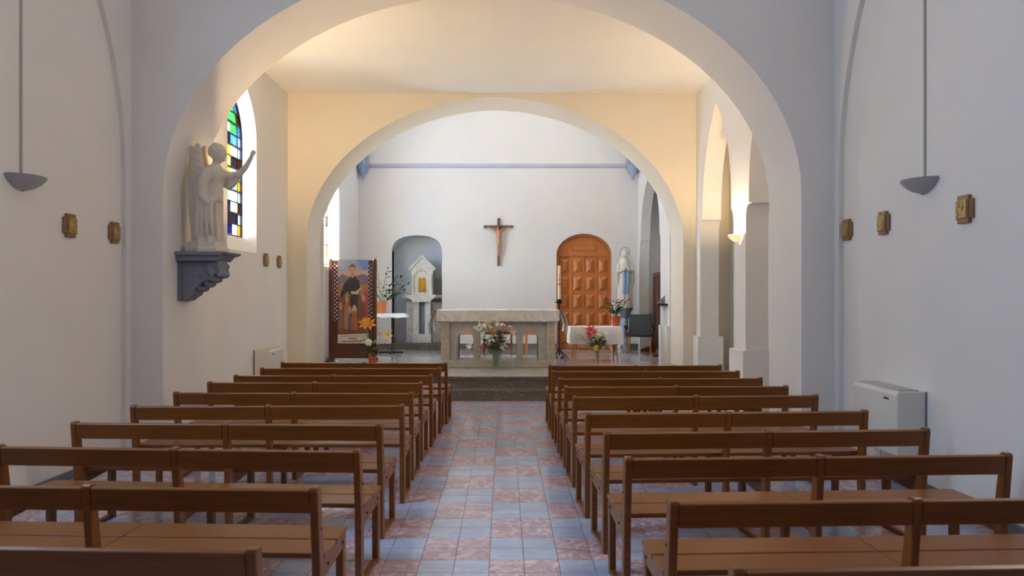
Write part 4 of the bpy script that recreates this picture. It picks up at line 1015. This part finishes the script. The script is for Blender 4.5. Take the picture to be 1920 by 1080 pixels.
# ------------------------------------------------------------------ sconces
def frosted():
    m, nt, b = new_mat('frosted_bowl_glass'); N = nt.nodes; L = nt.links
    b.inputs['Base Color'].default_value = (.9, .88, .84, 1); b.inputs['Roughness'].default_value = .4
    tr = N.new('ShaderNodeBsdfTranslucent'); mx = N.new('ShaderNodeMixShader')
    no = N.new('ShaderNodeTexNoise'); no.inputs['Scale'].default_value = 20; mr = N.new('ShaderNodeMapRange'); mr.inputs['To Min'].default_value = .12; mr.inputs['To Max'].default_value = .2
    L.new(no.outputs['Fac'], mr.inputs['Value']); L.new(mr.outputs[0], mx.inputs[0]); tr.inputs[0].default_value = (.9, .85, .75, 1)
    L.new(b.outputs[0], mx.inputs[1]); L.new(tr.outputs[0], mx.inputs[2]); L.new(mx.outputs[0], N['Material Output'].inputs[0])
    return m
M['sconce_glass'] = frosted()
def sconce(label, x, y, z, sgn, lit=0, conduit=True, half=.19, out=.17):
    t = thing('wall_sconce', label, 'lamp', (x, y, z), 0, 'bowl wall sconces')
    mb = MB(); rings = []
    for f, zz in ((1, 0), (.93, -.022), (.78, -.05), (.55, -.078), (.3, -.095), (.08, -.1)):
        rings.append([(sgn * (.004 + out * f * math.sin(a)), half * f * math.cos(a), zz) for a in [PI * k / 18 for k in range(19)]])
    inner = [[(p[0] * .96, p[1] * .96, p[2] + .006) for p in r] for r in rings]
    mb.loft(rings, closed=False); mb.loft(inner, closed=False)
    bo = obj('bowl', mb, 'sconce_glass' if lit else 'sconce', t, smooth=True)
    obj('finial', MB().ell((sgn * .02, 0, -.1), (.014, .014, .01), 8, 6), 'steel', t, smooth=True)
    obj('wall_plate', MB().box(min(0, sgn * .012), max(0, sgn * .012), -.05, .05, -.07, .02), 'steel', t)
    if conduit: obj('cable_conduit', MB().box(min(0, sgn * .012), max(0, sgn * .012), -.011, .011, .02, 6.19 - z), 'cable', t)
    if lit:
        bulb = MB().ell((sgn * .06, 0, -.055), (.016, .04, .014), 10, 6)
        m, nt, b = new_mat('lit_bulb'); b.inputs['Emission Color'].default_value = (1, .82, .55, 1); b.inputs['Emission Strength'].default_value = 30
        b.inputs['Base Color'].default_value = (1, .9, .7, 1)
        obj('bulb', bulb, m, t, smooth=True)
        l = bpy.data.lights.new('sconce_light', 'POINT'); l.energy = lit; l.color = (1, .71, .39); l.shadow_soft_size = .03
        lo = bpy.data.objects.new('sconce_light', l); COL.objects.link(lo); lo.parent = t; lo.location = (sgn * .075, 0, -.012)
    return t
sconce('unlit grey bowl sconce at the left edge of the nave wall', XL - RC, 5.62, 2.43, 1)
sconce('unlit grey bowl sconce on the right nave wall by the plaques', XR + RC, 5.72, 2.42, -1)
sconce('lit bowl sconce glowing on the slim white pier', XR, 10.1, 2.34, -1, 122, False, .15, .15)
sconce('lit bowl sconce behind the big arch above the angel', XL, 8.62, 2.45, 1, 205, False, .15, .15)

# ------------------------------------------------------------------ station plaques
def plaque(label, x, y, z, sgn):
    t = thing('station_plaque', label, 'plaque', (x, y, z), 0, 'cross-shaped relief plaques on the walls')
    obj('horizontal_board', MB().box(min(0, sgn * .022), max(0, sgn * .022), -.095, .095, -.068, .068), 'plaque', t, bevel=.004)
    obj('vertical_board', MB().box(min(0, sgn * .03), max(0, sgn * .03), -.062, .062, -.098, .098), 'plaque', t, bevel=.004)
    r = obj('relief', MB().box(min(sgn * .03, sgn * .042), max(sgn * .03, sgn * .042), -.056, .056, -.062, .062), 'relief', t)
    for k in range(5):
        obj('relief_figure', MB().ell((sgn * .042, random.uniform(-.04, .04), random.uniform(-.04, .04)), (.008, .012, .024), 8, 5), 'relief', r, smooth=True)
plaque('brown relief plaque on the left nave wall, nearer the sconce', XL - RC, 3.67 * F / (VX - 123), 2.12, 1)
plaque('brown relief plaque on the left nave wall, nearer the arch', XL - RC, 3.67 * F / (VX - 207), 2.12, 1)
plaque('brown relief plaque on the right nave wall, nearest the arch', XR + RC, 3.25 * F / (1596 - VX), 2.15, -1)
plaque('brown relief plaque on the right nave wall, middle of three', XR + RC, 3.25 * F / (1665 - VX), 2.15, -1)
plaque('brown relief plaque on the right nave wall, largest, nearest camera', XR + RC, 3.25 * F / (1819 - VX), 2.14, -1)
plaque('small plaque below the stained window, nearer the window', XL, 3.6 * F / (VX - 497), 2.06, 1)
plaque('small plaque beside the second arch, farther from the window', XL, 3.6 * F / (VX - 522), 2.06, 1)
